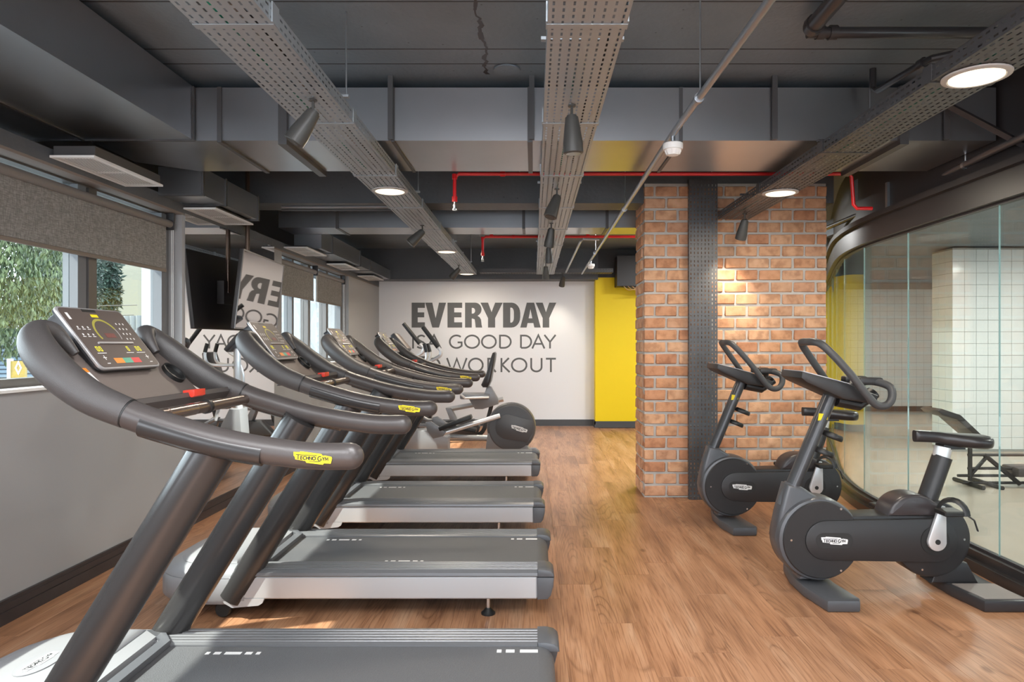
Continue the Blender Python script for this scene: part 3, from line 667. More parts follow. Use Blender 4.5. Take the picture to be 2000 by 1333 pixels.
EDGE = mat('glass_edge', (.28, .40, .39), .2)
for a, b in zip(js[:-1], js[1:]):
    seg = [at_y(a+.002)]+[p for p in GS if a+.03 < p[1] < b-.03]+[at_y(b-.002)]
    gp = obj('glass_pane', strip(seg, .005, -.005, .125, 2.195), GLASS, partition, smooth=20)
    e = at_y(a); obj('pane_edge', MB().box(e[0]-.005, e[0]+.005, a-.001, a+.001, .125, 2.195), EDGE, gp, smooth=0)

# next room: tiled column, tiled wall, ceiling
TS = 0.15
TM = mesh_of('tile', MB().rbox(.002, TS-.002, -.006, 0, .002, TS-.002, .0015, 1), TILE, 0)
colm = struct('tiled_column', MB().box(5.34, 7.2, 8.70, 9.14, 0, 2.6), GROUT, 'white tiled column behind the glass', smooth=0)
for i in range(8):
    for k in range(17): obj('tile', TM, None, colm, (5.34+i*TS, 8.70, .03+k*TS))
for i in range(3):
    for k in range(17): obj('tile', TM, None, colm, (5.34, 8.70+(i+1)*TS-.012, .03+k*TS), (0, 0, -PI/2))
wb = struct('wall_back', MB().box(5.0, 12, 14.0, 14.2, 0, 2.7), GROUT, 'far white tiled wall of the next room', smooth=0)
for i in range(17):
    for k in range(16): obj('tile', TM, None, wb, (5.9+i*TS, 14.0, .10+k*TS))
struct('baseboard_back', MB().box(5.0, 12, 13.97, 14.0, 0, .10), DKTRIM, 'dark baseboard under the far tiled wall', smooth=0)
struct('wall_right', MB().box(9.0, 9.2, -5, 14, 0, 2.7), WHITEWALL, 'white far side wall of the next room', smooth=0)
struct('wall_left', MB().box(4.9, 5.0, 11.7, 14, 0, 2.7), WHITEWALL, 'white side wall beyond the yellow wall', smooth=0)
struct('ceiling', MB().box(2.80, 12, -5, 6.0, 2.62, 2.8).box(3.4, 12, 6.0, 8.0, 2.62, 2.8).box(4.0, 12, 8.0, 11.2, 2.62, 2.8).box(4.7, 12, 11.2, 14.2, 2.62, 2.8), SLAB, 'dark ceiling of the next room', smooth=0)

# ================================================================== THINGS
# wall lettering
def px(xz, yz):
    return ((650+xz/2.857-1042)*YB/1333.3, 1.37+(673-(433+yz/2.857))*YB/1333.3)
zt, zb = px(0, 453)[1], px(0, 592)[1]
HV = {
 'E': [[(0, 0), (1, 0), (1, .21), (.46, .21), (.46, .41), (.95, .41), (.95, .61), (.46, .61), (.46, .79), (1, .79), (1, 1), (0, 1)]],
 'V': [[(.34, 0), (.66, 0), (1, 1), (.66, 1), (.5, .38), (.34, 1), (0, 1)]],
 'Y': [[(.34, 0), (.66, 0), (.66, .38), (1, 1), (.66, 1), (.5, .62), (.34, 1), (0, 1), (.34, .38)]],
 'A': [[(0, 0), (.31, 0), (.36, .18), (.64, .18), (.69, 0), (1, 0), (.68, 1), (.32, 1)], [(.41, .37), (.5, .74), (.59, .37)]],
 'D': [[(0, 0), (.5, 0)]+arc(.5, .42, .5, .42, -90, 0, 6)+arc(.5, .58, .5, .42, 0, 90, 6)+[(0, 1)], [(.42, .2), (.5, .2)]+arc(.48, .4, .15, .2, -80, 0, 5)+arc(.48, .6, .15, .2, 0, 80, 5)+[(.42, .8)]],
 'R': [[(0, 0), (.40, 0), (.40, .36), (.46, .36), (.57, .33), (.60, .2), (.63, 0), (1.02, 0), (.98, .12), (.95, .32), (.86, .42), (.74, .47)]+arc(.6, .73, .38, .27, -50, 90, 8)+[(0, 1)], [(.40, .56), (.48, .56)]+arc(.46, .675, .14, .115, -80, 80, 6)+[(.40, .79)]],
}
def heavy(name, loops, x0, x1, z0, z1, parent):
    cu = bpy.data.curves.new(name, 'CURVE'); cu.dimensions = '2D'; cu.fill_mode = 'BOTH'; cu.extrude = 0.001
    for lp in loops:
        sp = cu.splines.new('POLY'); sp.points.add(len(lp)-1); sp.use_cyclic_u = True
        for q, p in zip(sp.points, lp): q.co = (p[0]*(x1-x0), p[1]*(z1-z0), 0, 1)
    cu.materials.append(LETTER)
    tmp = bpy.data.objects.new('tmp', cu); me = bpy.data.meshes.new_from_object(tmp); bpy.data.objects.remove(tmp); bpy.data.curves.remove(cu)
    o = bpy.data.objects.new(name, me); col.objects.link(o); o.parent = parent; o.rotation_euler = (PI/2, 0, 0); o.location = Vector((x0, YB-.0015, z0))-parent.location
L1 = thing('wall_lettering', 'heavy grey word EVERYDAY on the white wall', 'lettering', (-2.05, YB, zb))
for ch, a, b in (('E', 440, 514), ('V', 516, 632), ('E', 640, 722), ('R', 738, 832), ('Y', 824, 948), ('D', 950, 1046), ('A', 1046, 1160), ('Y', 1132, 1247)):
    heavy('letter', HV[ch], px(a, 0)[0], px(b, 0)[0], zb, zt, L1)
def thin_line(label, spec, ytop, ybot):
    z1 = px(0, ytop)[1]; z0 = px(0, ybot)[1]; h = z1-z0
    t = thing('wall_lettering', label, 'lettering', (-2.05, YB, z0))
    for ch, a, b in spec:
        x0, x1 = px(a, 0)[0], px(b, 0)[0]; st = glyph(ch); mx = max(max(p[0] for q in st for p in q), .001); mn = min(p[0] for q in st for p in q); sw = .128*h
        mb = MB()
        for qi, q in enumerate(st): mb.ribbon([(x0+sw/2+((p[0]-mn)/max(mx-mn, .01))*(x1-x0-sw), z0+p[1]*h) for p in q], sw, .0015+.0004*qi)
        obj('letter', mb, LETTER, t, (0, YB, 0), world=True, smooth=0)
    return t
thin_line('thin grey words IS A GOOD DAY in the middle of the white wall', (('I', 443, 455), ('S', 466, 518), ('A', 522, 608), ('G', 648, 724), ('O', 732, 822), ('O', 827, 915), ('D', 928, 998), ('D', 1045, 1112), ('A', 1108, 1186), ('Y', 1176, 1248)), 633, 709)
thin_line('thin grey words TO WORKOUT, lowest on the white wall', (('T', 450, 514), ('O', 520, 602), ('W', 632, 752), ('O', 754, 842), ('R', 862, 914), ('K', 936, 992), ('O', 994, 1086), ('U', 1102, 1170), ('T', 1184, 1250)), 762, 841)

# roller blinds
def blind(label, y0, y1):
    t = thing('roller_blind', label, 'blind', (-2.66, (y0+y1)/2, 1.9), 'grey roller blinds on the windows')
    mb = MB().box(-2.668, -2.664, y0+.03, y1-.03, 1.915, 2.245); obj('fabric', mb, WEAVE, t, smooth=0, world=True)
    obj('bottom_bar', MB().rbox(-2.674, -2.658, y0+.03, y1-.03, 1.893, 1.918, .004, 1), mat('blind_bar', (.16, .13, .11), .5), t, world=True)
    obj('roller', MB().tube([(-2.655, y0, 2.248), (-2.655, y1, 2.248)], .027, 16), mat('roller_grey', (.16, .145, .14), .45), t, world=True)
    obj('bracket', MB().rbox(-2.69, -2.622, y1, y1+.012, 2.205, 2.328, .003, 1), BLACK, t, world=True)
    mb = MB()
    for x in (-2.640, -2.652): mb.tube([(x, y1+.02, 2.27), (x, y1+.02, 1.28)], .0022, 5)
    obj('bead_chain', mb, WHITEPL, t, world=True)
blind('wide grey roller blind over the near window', 1.42, 4.98)
blind('grey roller blind on the left half of the far window', 7.08, 8.30)
blind('grey roller blind on the right half of the far window', 8.345, 9.50)

# mirror and television
t = thing('wall_mirror', 'large frameless mirror on the grey wall between the windows', 'mirror', (-2.6, 5.9, .12))
obj('mirror_glass', MB().box(-2.598, -2.590, 5.075, 6.82, .12, 2.345), MIRROR, t, smooth=0, world=True)
t = thing('television', 'flat screen hung on a black ceiling pole before the mirror', 'television', (-2.42, 6.07, 1.82))
tv = bpy.data.objects.new('screen_panel', mesh_of('screen_panel', MB().rbox(-.03, 0, -.56, .56, -.325, .325, .006, 2), BLACK)); col.objects.link(tv); tv.parent = t; tv.rotation_euler = (0, math.radians(6.5), math.radians(4.1))
obj('bezel', MB().box(0, .006, -.56, .56, .313, .325).box(0, .006, -.56, .56, -.325, -.313).box(0, .006, -.56, -.548, -.313, .313).box(0, .006, .548, .56, -.313, .313), mat('bezel_grey', (.2, .19, .19), .35, metal=.6), tv, smooth=0)
obj('screen', MB().box(.0005, .003, -.548, .548, -.313, .313), SCREEN, tv, smooth=0)
obj('pole', MB().tube([(-.085, -.09, ZC-1.82), (-.085, -.09, 0)], .019, 14), mat('bronze_pole', (.09, .06, .045), .3, metal=.6), t)
obj('mount', MB().box(-.09, -.03, -.18, .0, -.1, .1), BLACK, t, smooth=0)

# ------------------------------------------------------------------ spotlights and downlights
def make_spot():
    t = thing('spotlight', '', 'spotlight', (0, 0, 0), 'dark adjustable spotlights on the cable trays')
    obj('stem', MB().tube([(0, 0, 0), (0, 0, -.055)], .006, 8).lathe([(.018, -.006), (.018, 0)], 12), SPOT, t)
    h = obj('lamp_head', MB().lathe([(.022, .0), (.026, .004), (.040, -.10), (.040, -.135), (.036, -.138)], 24).lathe([(.020, .012), (.022, 0)], 16), SPOT, t, (0, 0, -.06))
    obj('bulb', MB().lathe([(.030, -.1395), (.030, -.1385)], 20), mat('spot_bulb', (1, .9, .7), .4, emit=(1, .82, .55), estr=14), h)
    return t
sp0 = make_spot()
ZT = 2.463
SP = [  # x, y, z, tilt target direction, label, power
 (.175, 3.12, ZT, (.05, .05, -1), 'large dark spotlight hanging straight down on the middle tray', 0),
 (.165, 4.80, ZT, (-.35, -.25, -1), 'lit dark spotlight tilted toward the treadmills on the middle tray', 16),
 (.160, 6.15, ZT, (-.15, .25, -1), 'dark spotlight by the second duct on the middle tray', 12),
 (.165, 7.35, ZT, (.0, .2, -1), 'small dark spotlight past the second duct on the middle tray', 12),
 (.165, 9.15, ZT, (.0, .3, -1), 'farthest dark spotlight on the middle tray', 14),
 (-.985, 3.05, ZT, (-.62, -.1, -1), 'large dark spotlight tilted to the windows on the treadmill tray', 0),
 (-1.02, 6.26, ZT, (-.95, -.25, -1), 'lit dark spotlight tilted sideways midway along the treadmill tray', 14),
 (-1.03, 9.4, ZT, (-.9, .2, -1), 'small dark spotlight at the far end of the treadmill tray', 12),
 (1.77, 5.72, ZT, (-.12, .45, -1), 'dark spotlight shining on the brick pillar', 16),
 (.47, 10.85, 2.497, (-.15, .55, -1), 'small dark spotlight on the tray along the white wall', 8),
]
OFF = mesh_of('bulb', MB().lathe([(.030, -.1395), (.030, -.1385)], 20), mat('spot_bulb_off', (.05, .05, .05), .2))
for i, (x, y, z, d, lb, pw) in enumerate(SP):
    o = sp0 if i == 0 else dup(sp0, (x, y, z), lb)
    o.location = (x, y, z); o['label'] = lb
    hd = [c for c in o.children if c.name.startswith('lamp_head')][0]
    hd.rotation_euler = Vector(d).to_track_quat('-Z', 'Y').to_euler()
    dv = Vector(d).normalized()
    hd.scale = (1.15, 1.15, 1.15)
    if not pw:
        hd.children[0].data = OFF; continue
    lamp('spot_beam', 'SPOT', Vector((x, y, z-.06))+dv*.16, pw*4, (1.0, .88, .70), look(d), spot_size=math.radians(85), spot_blend=1.0, shadow_soft_size=.04)
def make_down():
    t = thing('downlight', '', 'downlight', (0, 0, 0), 'round downlights under the cable trays')
    obj('rim', MB().lathe([(.102, 0), (.105, -.010), (.125, -.006), (.127, 0)], 32), mat('lamp_rim', (.45, .43, .42), .35), t)
    obj('diffuser', MB().lathe([(.1, -.009), (.1, -.004)], 32), GLOWW, t)
    return t
dl0 = make_down()
for i, (x, y, lb) in enumerate(((-1.02, 4.85, 'glowing round downlight under the large duct, on the treadmill tray'), (-1.02, 8.02, 'middle glowing downlight of the treadmill tray'), (-1.03, 10.55, 'farthest glowing downlight of the treadmill tray, by the white wall'), (1.80, 2.775, 'large glowing downlight at the near end of the dark tray'), (1.775, 4.91, 'glowing downlight in front of the brick pillar top'))):
    o = dl0 if i == 0 else dup(dl0, (0, 0, 0), lb)
    o.location = (x, y, 2.462); o['label'] = lb
    lamp('downlight_glow', 'AREA', (x, y, 2.448), 14, (1.0, .88, .72), (0, 0, 0), shape='DISK', size=.2)

# ------------------------------------------------------------------ treadmill
def make_treadmill():
    T = thing('treadmill', '', 'treadmill', (0, 0, 0), 'treadmills in a row by the windows')
    # deck: side panels, ridged rails, end caps, belt
    for s in (-1, 1):
        ya, yb = sorted((s*.385, s*.345))
        obj('side_panel', MB().rbox(-1.52, .013, ya, yb, .105, .216, .006, 1), TSIL, T)
        y0, y1 = (.235, .39)
        prof = [(y0, .205), (y0, .244), (y0+.012, .249)]
        for k in range(5):
            q = y0+.018+k*.024; prof += [(q, .249), (q+.002, .252), (q+.016, .252), (q+.018, .249)]
        prof += [(y1-.016, .248), (y1-.002, .236), (y1, .222), (y1-.004, .217)]
        obj('side_rail', MB().prism([(s*a, b) for a, b in prof], -1.44, .015, 'x'), TSIDE, T, smooth=0)
        e = [(.0152, .216), (.0152, .252), (.05, .252), (.078, .246), (.094, .232), (.098, .216)]
        obj('end_cap', MB().prism(e, *sorted((s*.235, s*.391)), axis='y', r=.006), TCAP, T)
        e2 = [(.0135, .213), (.097, .213), (.094, .17), (.082, .125), (.066, .105), (.0135, .102)]
        obj('end_cap', MB().prism(e2, *sorted((s*.33, s*.388)), axis='y', r=.006), TCAP, T)
        mb = MB().tube([(-.235, s*.30, .105), (-.235, s*.30, .03)], .010, 10); fo = obj('leveling_foot', mb, CHROME, T)
        obj('rubber_foot', MB().lathe([(.036, 0), (.036, .008), (.022, .02), (.012, .032)], 20, 'z', (-.235, s*.30, 0)), PEDAL, fo)
        obj('transport_wheel', MB().lathe([(.035, -.018), (.04, -.012), (.04, .012), (.035, .018)], 20, 'y', (-1.56, s*.34, .042)), PEDAL, T)
        obj('skid_plate', MB().prism([(-1.55, .108), (-1.34, .108), (-1.35, .085), (-1.37, .073), (-1.5, .062), (-1.54, .085)], *sorted((s*.37, s*.386)), axis='y'), TSIL, T)
    belt = [(-1.60, .238)] + [(-.0+.0, .238)] + arc(.018, .178, .06, .06, 90, -90, 10) + [(-1.60, .118)]
    belt[1] = (.018, .238)
    bl = obj('running_belt', MB().prism(belt, -.234, .234, 'y'), TBELT, T)
    five = ((-.1, -.085), (-.07, -.045), (-.03, .03), (.045, .07), (.085, .1))
    for c, ab, y0, y1 in ((-.02, ((-.115, -.098), (-.082, -.05), (-.03, .036)), .185, .209), (-1.10, five, .17, .19), (-.68, five, -.216, -.20)):
        for a, b in ab: obj('belt_mark', MB().box(c+a, c+b, y0, y1, .2381, .2386), INKW, bl, smooth=0)
    obj('belly_pan', MB().box(-1.6, 0.0, -.335, .335, .10, .118), TCAP, T, smooth=0)
    # motor hood: rounded nose lofted in layers
    def nose(x0, x1, hw, k=1.0, n=10):
        P = [(x0, -hw)]; c = x0-(x0-x1)*.45
        P += [(c+(x1-c)*math.sin(PI/2*i/n), -hw*math.cos(PI/2*i/n)**.62 if i < n else 0) for i in range(n+1)]
        P += [(p[0], -p[1]) for p in P[:-1][::-1]]; return P
    def loft(name, layers, m, cap=True):
        mb = MB(); n = len(layers[0][0]); vs = []; fs = []
        for P, z in layers: vs += [(p[0], p[1], z(p) if callable(z) else z) for p in P]
        for i in range(len(layers)-1):
            for k in range(n): fs.append((i*n+k, (i+1)*n+k, (i+1)*n+(k+1) % n, i*n+(k+1) % n))
        fs.append(tuple(range((len(layers)-1)*n, len(layers)*n))[::-1]); fs.append(tuple(range(n)))
        return obj(name, mb.add(vs, fs), m, T, smooth=40)
    loft('motor_hood_base', [(nose(-1.44, -1.93, .375), .075), (nose(-1.44, -1.955, .388), .10), (nose(-1.44, -1.955, .388), .19), (nose(-1.44, -1.945, .384), .205)], THOOD)
    loft('motor_hood_band', [(nose(-1.43, -1.945, .385), .207), (nose(-1.43, -1.935, .38), .228), (nose(-1.43, -1.90, .355), .252), (nose(-1.43, -1.86, .33), .262)], THOOD2)
    hs = lambda dz: (lambda p: .262+dz)
    hd = loft('motor_hood_top', [(nose(-1.50, -1.86, .325), .263), (nose(-1.51, -1.83, .30), .276), (nose(-1.53, -1.78, .25), .284), (nose(-1.56, -1.70, .16), .287)], THOOD)
    obj('hood_lip', MB().prism([(-1.50, -.325), (-1.40, -.24), (-1.40, .24), (-1.50, .325), (-1.44, .34), (-1.36, .235), (-1.36, -.235), (-1.44, -.34)], .24, .262, 'z'), TCAP, T, smooth=0)
    o = obj('hood_badge', MB().prism(arc(0, 0, .10, .055, 0, 360, 24)[:-1], 0, .002, 'z'), THOOD2, T, (-1.68, 0, .288), (0, 0, PI/2))
    lg = logo(T, .15, (-1.68, 0, .2905), (-PI/2, 0, PI/2), LOGOW)
    # uprights
    for s in (-1, 1):
        obj('upright', MB().tube([(-1.515, s*.356, .10), (-.915, s*.356, 1.075)], .063, 24, (1, .85)), TPOST, T)
        # handrail in two pieces with a seam
        P = [(-.52, .382, 1.052, .0385), (-.66, .384, 1.056, .0385), (-.87, .387, 1.090, .0395), (-1.06, .386, 1.142, .041), (-1.147, .384, 1.172, .042)]
        S = spl(P, 6); mb = MB().tube([(x, s*y, z) for x, y, z, r in S][::-1], [q[3] for q in S][::-1], 20, (1, .9), True, False, True)
        gr = obj('hand_grip', mb, TRAIL, T)
        obj('grip_insert', MB().tube([(x, s*(y+.006), z-.009) for x, y, z, r in S[9:-4]], [q[3]*.93 for q in S[9:-4]], 16, (1, .9)), TPOST, gr)
        Q = [(-1.151, .384, 1.174, .042), (-1.26, .379, 1.220, .046), (-1.355, .366, 1.283, .050), (-1.425, .342, 1.342, .050), (-1.468, .312, 1.386, .045), (-1.478, .28, 1.408, .038), (-1.46, .25, 1.408, .030), (-1.435, .232, 1.38, .020), (-1.405, .224, 1.34, .012)]
        S = spl(Q, 6); obj('rail_fairing', MB().tube([(x, s*y, z) for x, y, z, r in S], [q[3] for q in S], 22, (1.05, .9)), TGREY, T)
        obj('rail_seam', MB().tube([(-1.147, s*.384, 1.1725), (-1.151, s*.384, 1.1742)], .0430, 22, (1.0, .9)), PEDAL, T)
    # nearest handrail carries the yellow name plate
    logo(T, .108, (-.615, -.4185, 1.053), (0, math.radians(3), 0), LOGOY)
    # dash body between the rails
    body = [(-1.495, 1.395), (-1.285, 1.180), (-1.292, 1.162), (-1.34, 1.195), (-1.44, 1.295), (-1.498, 1.375)]
    obj('dash_body', MB().prism(body, -.33, .33, 'y', .01), DASH, T)
    obj('console_tray', MB().prism([(-1.29, 1.192), (-1.185, 1.205), (-1.18, 1.19), (-1.19, 1.165), (-1.30, 1.16)], -.33, .33, 'y', .004), mat('tray_dark', (.07, .06, .058), .45), T)
    obj('stop_key', MB().prism([(-1.205, 1.20), (-1.205, 1.209), (-1.165, 1.212), (-1.165, 1.19), (-1.175, 1.185)], -.005, .075, 'y', .002), REDPL, T, (0, .03, .002))
    for y in (-.24, .255):
        cu = obj('cup_holder', MB().lathe([(.047, -.004), (.046, .014), (.039, .014), (.037, .0025), (.001, .0025)], 28, cap=False), PEDAL, T, (-1.362, y, 1.259), (0, math.radians(44), 0)) if y > 0 else None
    obj('sensor_bar', MB().tube([(-1.13, -.36, 1.155), (-1.13, .36, 1.155)], .0195, 16), BARMET, T)
    obj('sensor_plate', MB().tube([(-1.13, -.22, 1.155), (-1.13, -.05, 1.155)], .0203, 16), CHROME if False else mat('sensor_steel', (.36, .30, .27), .25, metal=.9), T)
    obj('bar_strap', MB().tube([(-1.13, .03, 1.155), (-1.13, .047, 1.155)], .025, 16), PEDAL, T)
    obj('warning_sticker', MB().box(-.001, .0008, -.03, .03, -.055, .055), INKW, T, (-1.357, -.222, 1.2565), (0, math.radians(-45.6), 0), smooth=0)
    obj('sticker_band', MB().box(-.001, .0012, -.03, .03, .037, .056), INKO, T, (-1.357, -.222, 1.2565), (0, math.radians(-45.6), 0), smooth=0)
    # display: local x = right, y = up the face, z = out of the face
    r = Vector((0, 1, 0)); dn = Vector((.15, 0, -.195)).normalized(); v = -dn; nn = r.cross(v)
    M = Matrix((r, v, nn)).transposed().to_4x4(); M.translation = Vector((-1.435, 0, 1.392))
    W2, H2 = .172, .126
    D = obj('display', MB().prism(rrect(-W2+.012, W2-.012, -H2+.01, H2-.01, .02), -.05, -.016, 'z').prism(rrect(-W2, W2, -H2, H2, .022), -.016, -.003, 'z'), mat('display_shell', (.03, .03, .033), .35), T)
    D.matrix_local = M
    obj('bezel', MB().prism(rrect(-W2-.001, W2+.001, -H2-.001, H2+.001, .022), -.010, 0.0, 'z', .003), BEZEL, D)
    obj('face', MB().prism(rrect(-W2+.006, W2-.006, -H2+.006, H2-.006, .018), 0, .0012, 'z'), FACE, D)
    def flat(name, mb, m, z=.0014):  # strokes drawn in xz facing -y, laid onto the face
        return obj(name, mb, m, D, (0, 0, z), (-PI/2, 0, 0), smooth=0)
    def F(pts): return [(p[0], p[1]) for p in pts]
    # laying with -90deg about x maps (x, -t, z) to (x, z', ...): use plain xy prisms instead
    def strokes(name, lines, wd, m, z=.0013):
        mb = MB()
        for q in lines:
            tmp = MB().ribbon(q, wd, 0.0004); mb.add([(a, c, z-b) for a, b, c in tmp.v], tmp.f)
        obj(name, mb, m, D, smooth=0)
    def rects(name, rs, m, z0=.0011, z1=.0018):
        mb = MB()
        for (a, b, c, d) in rs: mb.box(a, b, c, d, z0, z1)
        o = obj(name, mb, m, D, smooth=0)
        if len(rs) > 3: o['kind'] = 'stuff'
    strokes('gauge_arc', [arc(0, .018, .058, .058, 205, 20, 16)], .009, INKDY)
    strokes('gauge_arc', [arc(0, .018, .058, .058, 20, -25, 6)], .004, BEZEL)
    rects('red_readout', [(-.022, .03, .0, .018)], mat('dim_red', (.16, .04, .035), .4))
    rects('book_ledge', [(-.095, .095, -.028, -.021)], BEZEL, .001, .006)
    segs = lambda x, y, h: [[(x, y), (x, y+h), (x+h*.5, y+h), (x+h*.5, y), (x, y)]]
    q = []
    for x in (-.125, -.108): q += segs(x, -.056, .017)
    q += segs(.040, -.056, .017)
    for x in (.092, .109): q += segs(x, -.056, .017)
    strokes('readout', q, .0028, INKY)
    rects('print_mark', [(-.135, -.09, -.066, -.0635), (.02, .062, -.066, -.0635), (.08, .13, -.066, -.0635)]
          + [(x-.007, x+.007, y, y+.0025) for x in (-.135, -.11, -.085) for y in (.032, .002)] + [(x-.003, x+.003, y+.006, y+.013) for x in (-.135, -.11, -.085) for y in (.032, .002)]
          + [(x-.002, x+.003, y, y+.007) for x in (.085, .105, .125) for y in (.058, .036, .014, -.008)]
          + [(-.145, -.133, .073, .1)], INKW)
    strokes('key_sign', [[(-.125, -.083), (-.107, -.083)], [(-.116, -.092), (-.116, -.074)], [(-.125, -.106), (-.109, -.106)], [(.115, -.083), (.133, -.083)], [(.124, -.092), (.124, -.074)], [(.118, -.106), (.134, -.106)]], .003, INKW)
    rects('orange_button', [(-.075, -.028, -.107, -.086)], INKO); rects('green_button', [(-.028, .02, -.107, -.086)], INKG); rects('red_button', [(.02, .068, -.107, -.086)], INKR)
    rects('badge', [(-.022, .014, .086, .098)], LOGOY)
    rects('card_slot', [(-.05, .02, .108, .119)], PEDAL)
    return T
tm = make_treadmill()
TY = [(0, 2.32, 'nearest treadmill to the camera, its console showing yellow digits'), (.005, 3.77, 'second treadmill from the camera, before the wall mirror'), (-.015, 5.22, 'third treadmill from the camera, between the second and the farthest one'), (-.03, 6.92, 'farthest treadmill, in front of the elliptical trainer')]
for i, (x, y, lb) in enumerate(TY):
    o = tm if i == 0 else dup(tm, (x, y, 0), lb)
    o.location = (x, y, 0); o['label'] = lb

# ------------------------------------------------------------------ exercise bike
def make_bike():
    T = thing('exercise_bike', '', 'exercise bike', (0, 0, 0), 'upright exercise bikes by the glass')
    zc = .305; RX = .62
    def disc(name, x, r, hw, m, bev=.03):
        return obj(name, MB().lathe([(r-bev, -hw), (r-bev*.3, -hw+bev*.3), (r, -hw+bev), (r, hw-bev), (r-bev*.3, hw-bev*.3), (r-bev, hw)], 48, 'y', (x, 0, zc)), m, T)
    fh = disc('front_housing', 0, .228, .085, BIKEG, .028)
    obj('housing_cover', MB().lathe([(.205, -.092), (.21, -.086), (.21, .086), (.205, .092)], 48, 'y', (.006, 0, zc)), BIKE, T)
    disc('rear_housing', RX, .212, .075, BIKE, .02)
    # beam between the wheels
    beam = [(0, .42), (.2, .432), (.40, .437), (.62, .435), (.62, .195), (.3, .200), (0, .195)]
    obj('main_beam', MB().prism(beam, -.078, .078, 'y', .01), BIKE, T)
    st = arc(.03, zc, .115, .108, 90, 270, 14)+[(RX-.01, zc-.118)]+arc(RX, zc, .12, .118, -80, 80, 14)+[(RX-.01, zc+.118)]
    obj('side_cover', MB().prism(st, -.102, -.07, 'y', .005), BIKE, T); obj('side_cover', MB().prism(st, .07, .102, 'y', .005), BIKE, T)
    ins = rrect(-.03, .17, zc-.042, zc+.042, .04, 6); obj('badge_recess', MB().prism(ins, -.1035, -.10, 'y'), mat('recess_black', (.022, .022, .023), .5), T)
    logo(T, .145, (.07, -.1037, zc), (0, 0, 0), LOGOW)
    mb = MB()
    for x, z in ((.11, .17), (.11, -.165), (-.16, 0)): mb.lathe([(.006, -.0945), (.006, -.09)], 10, 'y', (x, 0, zc+z))
    for x, z in ((RX-.02, .16), (RX+.17, 0), (RX-.06, -.165)): mb.lathe([(.006, -.0785), (.006, -.07)], 10, 'y', (x, 0, zc+z))
    obj('screw', mb, CHROME, T)
    hump = [(.37, .43)]+arc(.52, .435, .145, .115, 170, 40, 10)+[(.66, .49), (.66, .43)]
    obj('rear_hump', MB().prism(hump, -.085, .085, 'y', .02, 3), mat('hump_plum', (.04, .034, .036), .32), T)
    # feet
    def foot(name, x, w, m, top=None):
        P = [(-.5, 0), (-.5, .03), (-.46, .055), (-.12, .075), (.12, .075), (.42, .055), (.46, .03), (.46, 0)]
        out = [(x-.06, -.32), (x+w-.02, -.32), (x+w, -.28), (x+w-.03, -.05), (x+w-.03, .05), (x+w, .26), (x+w-.02, .30), (x-.06, .30), (x-.1, .10), (x-.1, -.10)]
        f = obj(name, MB().prism(out, 0.0, .062, 'z', .014, 2), m, T)
        return f
    foot('front_foot', 0.0, .125, BIKEG); rf = foot('rear_foot', .80, .19, mat('foot_black', (.03, .028, .03), .35))
    obj('foot_pad', MB().prism([(.755, -.30), (.96, -.30), (.95, -.08), (.72, -.08)], .062, .066, 'z'), mat('pad_brown', (.21, .18, .165), .5), rf)
    obj('front_neck', MB().prism([(-.10, .08), (.06, .08), (.05, .16), (-.09, .16)], -.06, .06, 'y', .01), BIKEG, T)
    obj('rear_neck', MB().prism([(RX+.0, .06), (RX+.26, .06), (RX+.2, .17), (RX+.05, .2)], -.06, .06, 'y', .01), BIKE, T)
    # front fairing and post
    fair = [(-.21, .44), (-.235, .305), (-.2, .2), (-.05, .35), (.05, .5), (-.085, .585), (-.165, .60)]
    obj('front_fairing', MB().prism(fair, -.06, .06, 'y', .02, 3), BIKEG, T)
    obj('post', MB().tube([(-.16, 0, .48), (.095, 0, 1.09)], .046, 24, (1, .82)), mat('post_paint', (.06, .06, .064), .28, metal=.3), T)
    obj('post_collar', MB().tube([(-.165, 0, .47), (-.115, 0, .59)], .054, 24, (1, .85)), BIKEG, T)
    obj('yellow_tag', MB().prism([(.006, .95), (.058, .955), (.062, .985), (.012, .99)], -.0425, -.038, 'y'), LOGOY, T, smooth=0)
    for q, z in enumerate((.86, .77)):
        a = Vector((.05-.05*q, 0, z)); obj('bottle_ring', MB().tube([tuple(a+Vector((.055+.048*math.cos(k*PI/8), .048*math.sin(k*PI/8), -.02*math.cos(k*PI/8)))) for k in range(16)], .010, 8, (1.6, .6), closed=True), PEDAL, T)
    # console
    body = [(-.125, 1.225), (.14, 1.155), (.285, 1.095), (.275, 1.05), (.10, 1.075), (-.10, 1.165), (-.13, 1.19)]
    c = obj('console', MB().prism(body, -.155, .155, 'y', .012), BIKE, T)
    obj('screen', MB().prism([(-.115, 1.2235), (.135, 1.1575), (.1355, 1.161), (-.114, 1.2275)], -.14, .14, 'y'), mat('pale_screen', (.55, .53, .54), .25), c, smooth=0)
    obj('badge', MB().prism([(.16, 1.05), (.21, 1.03), (.215, 1.036), (.165, 1.056)], -.03, .03, 'y'), LOGOY, c, smooth=0)
    obj('handle_mount', MB().tube([(.12, 0, 1.06), (.24, 0, 1.035), (.33, 0, 1.10)], .035, 14, (1, 1.6)), BIKE, T)
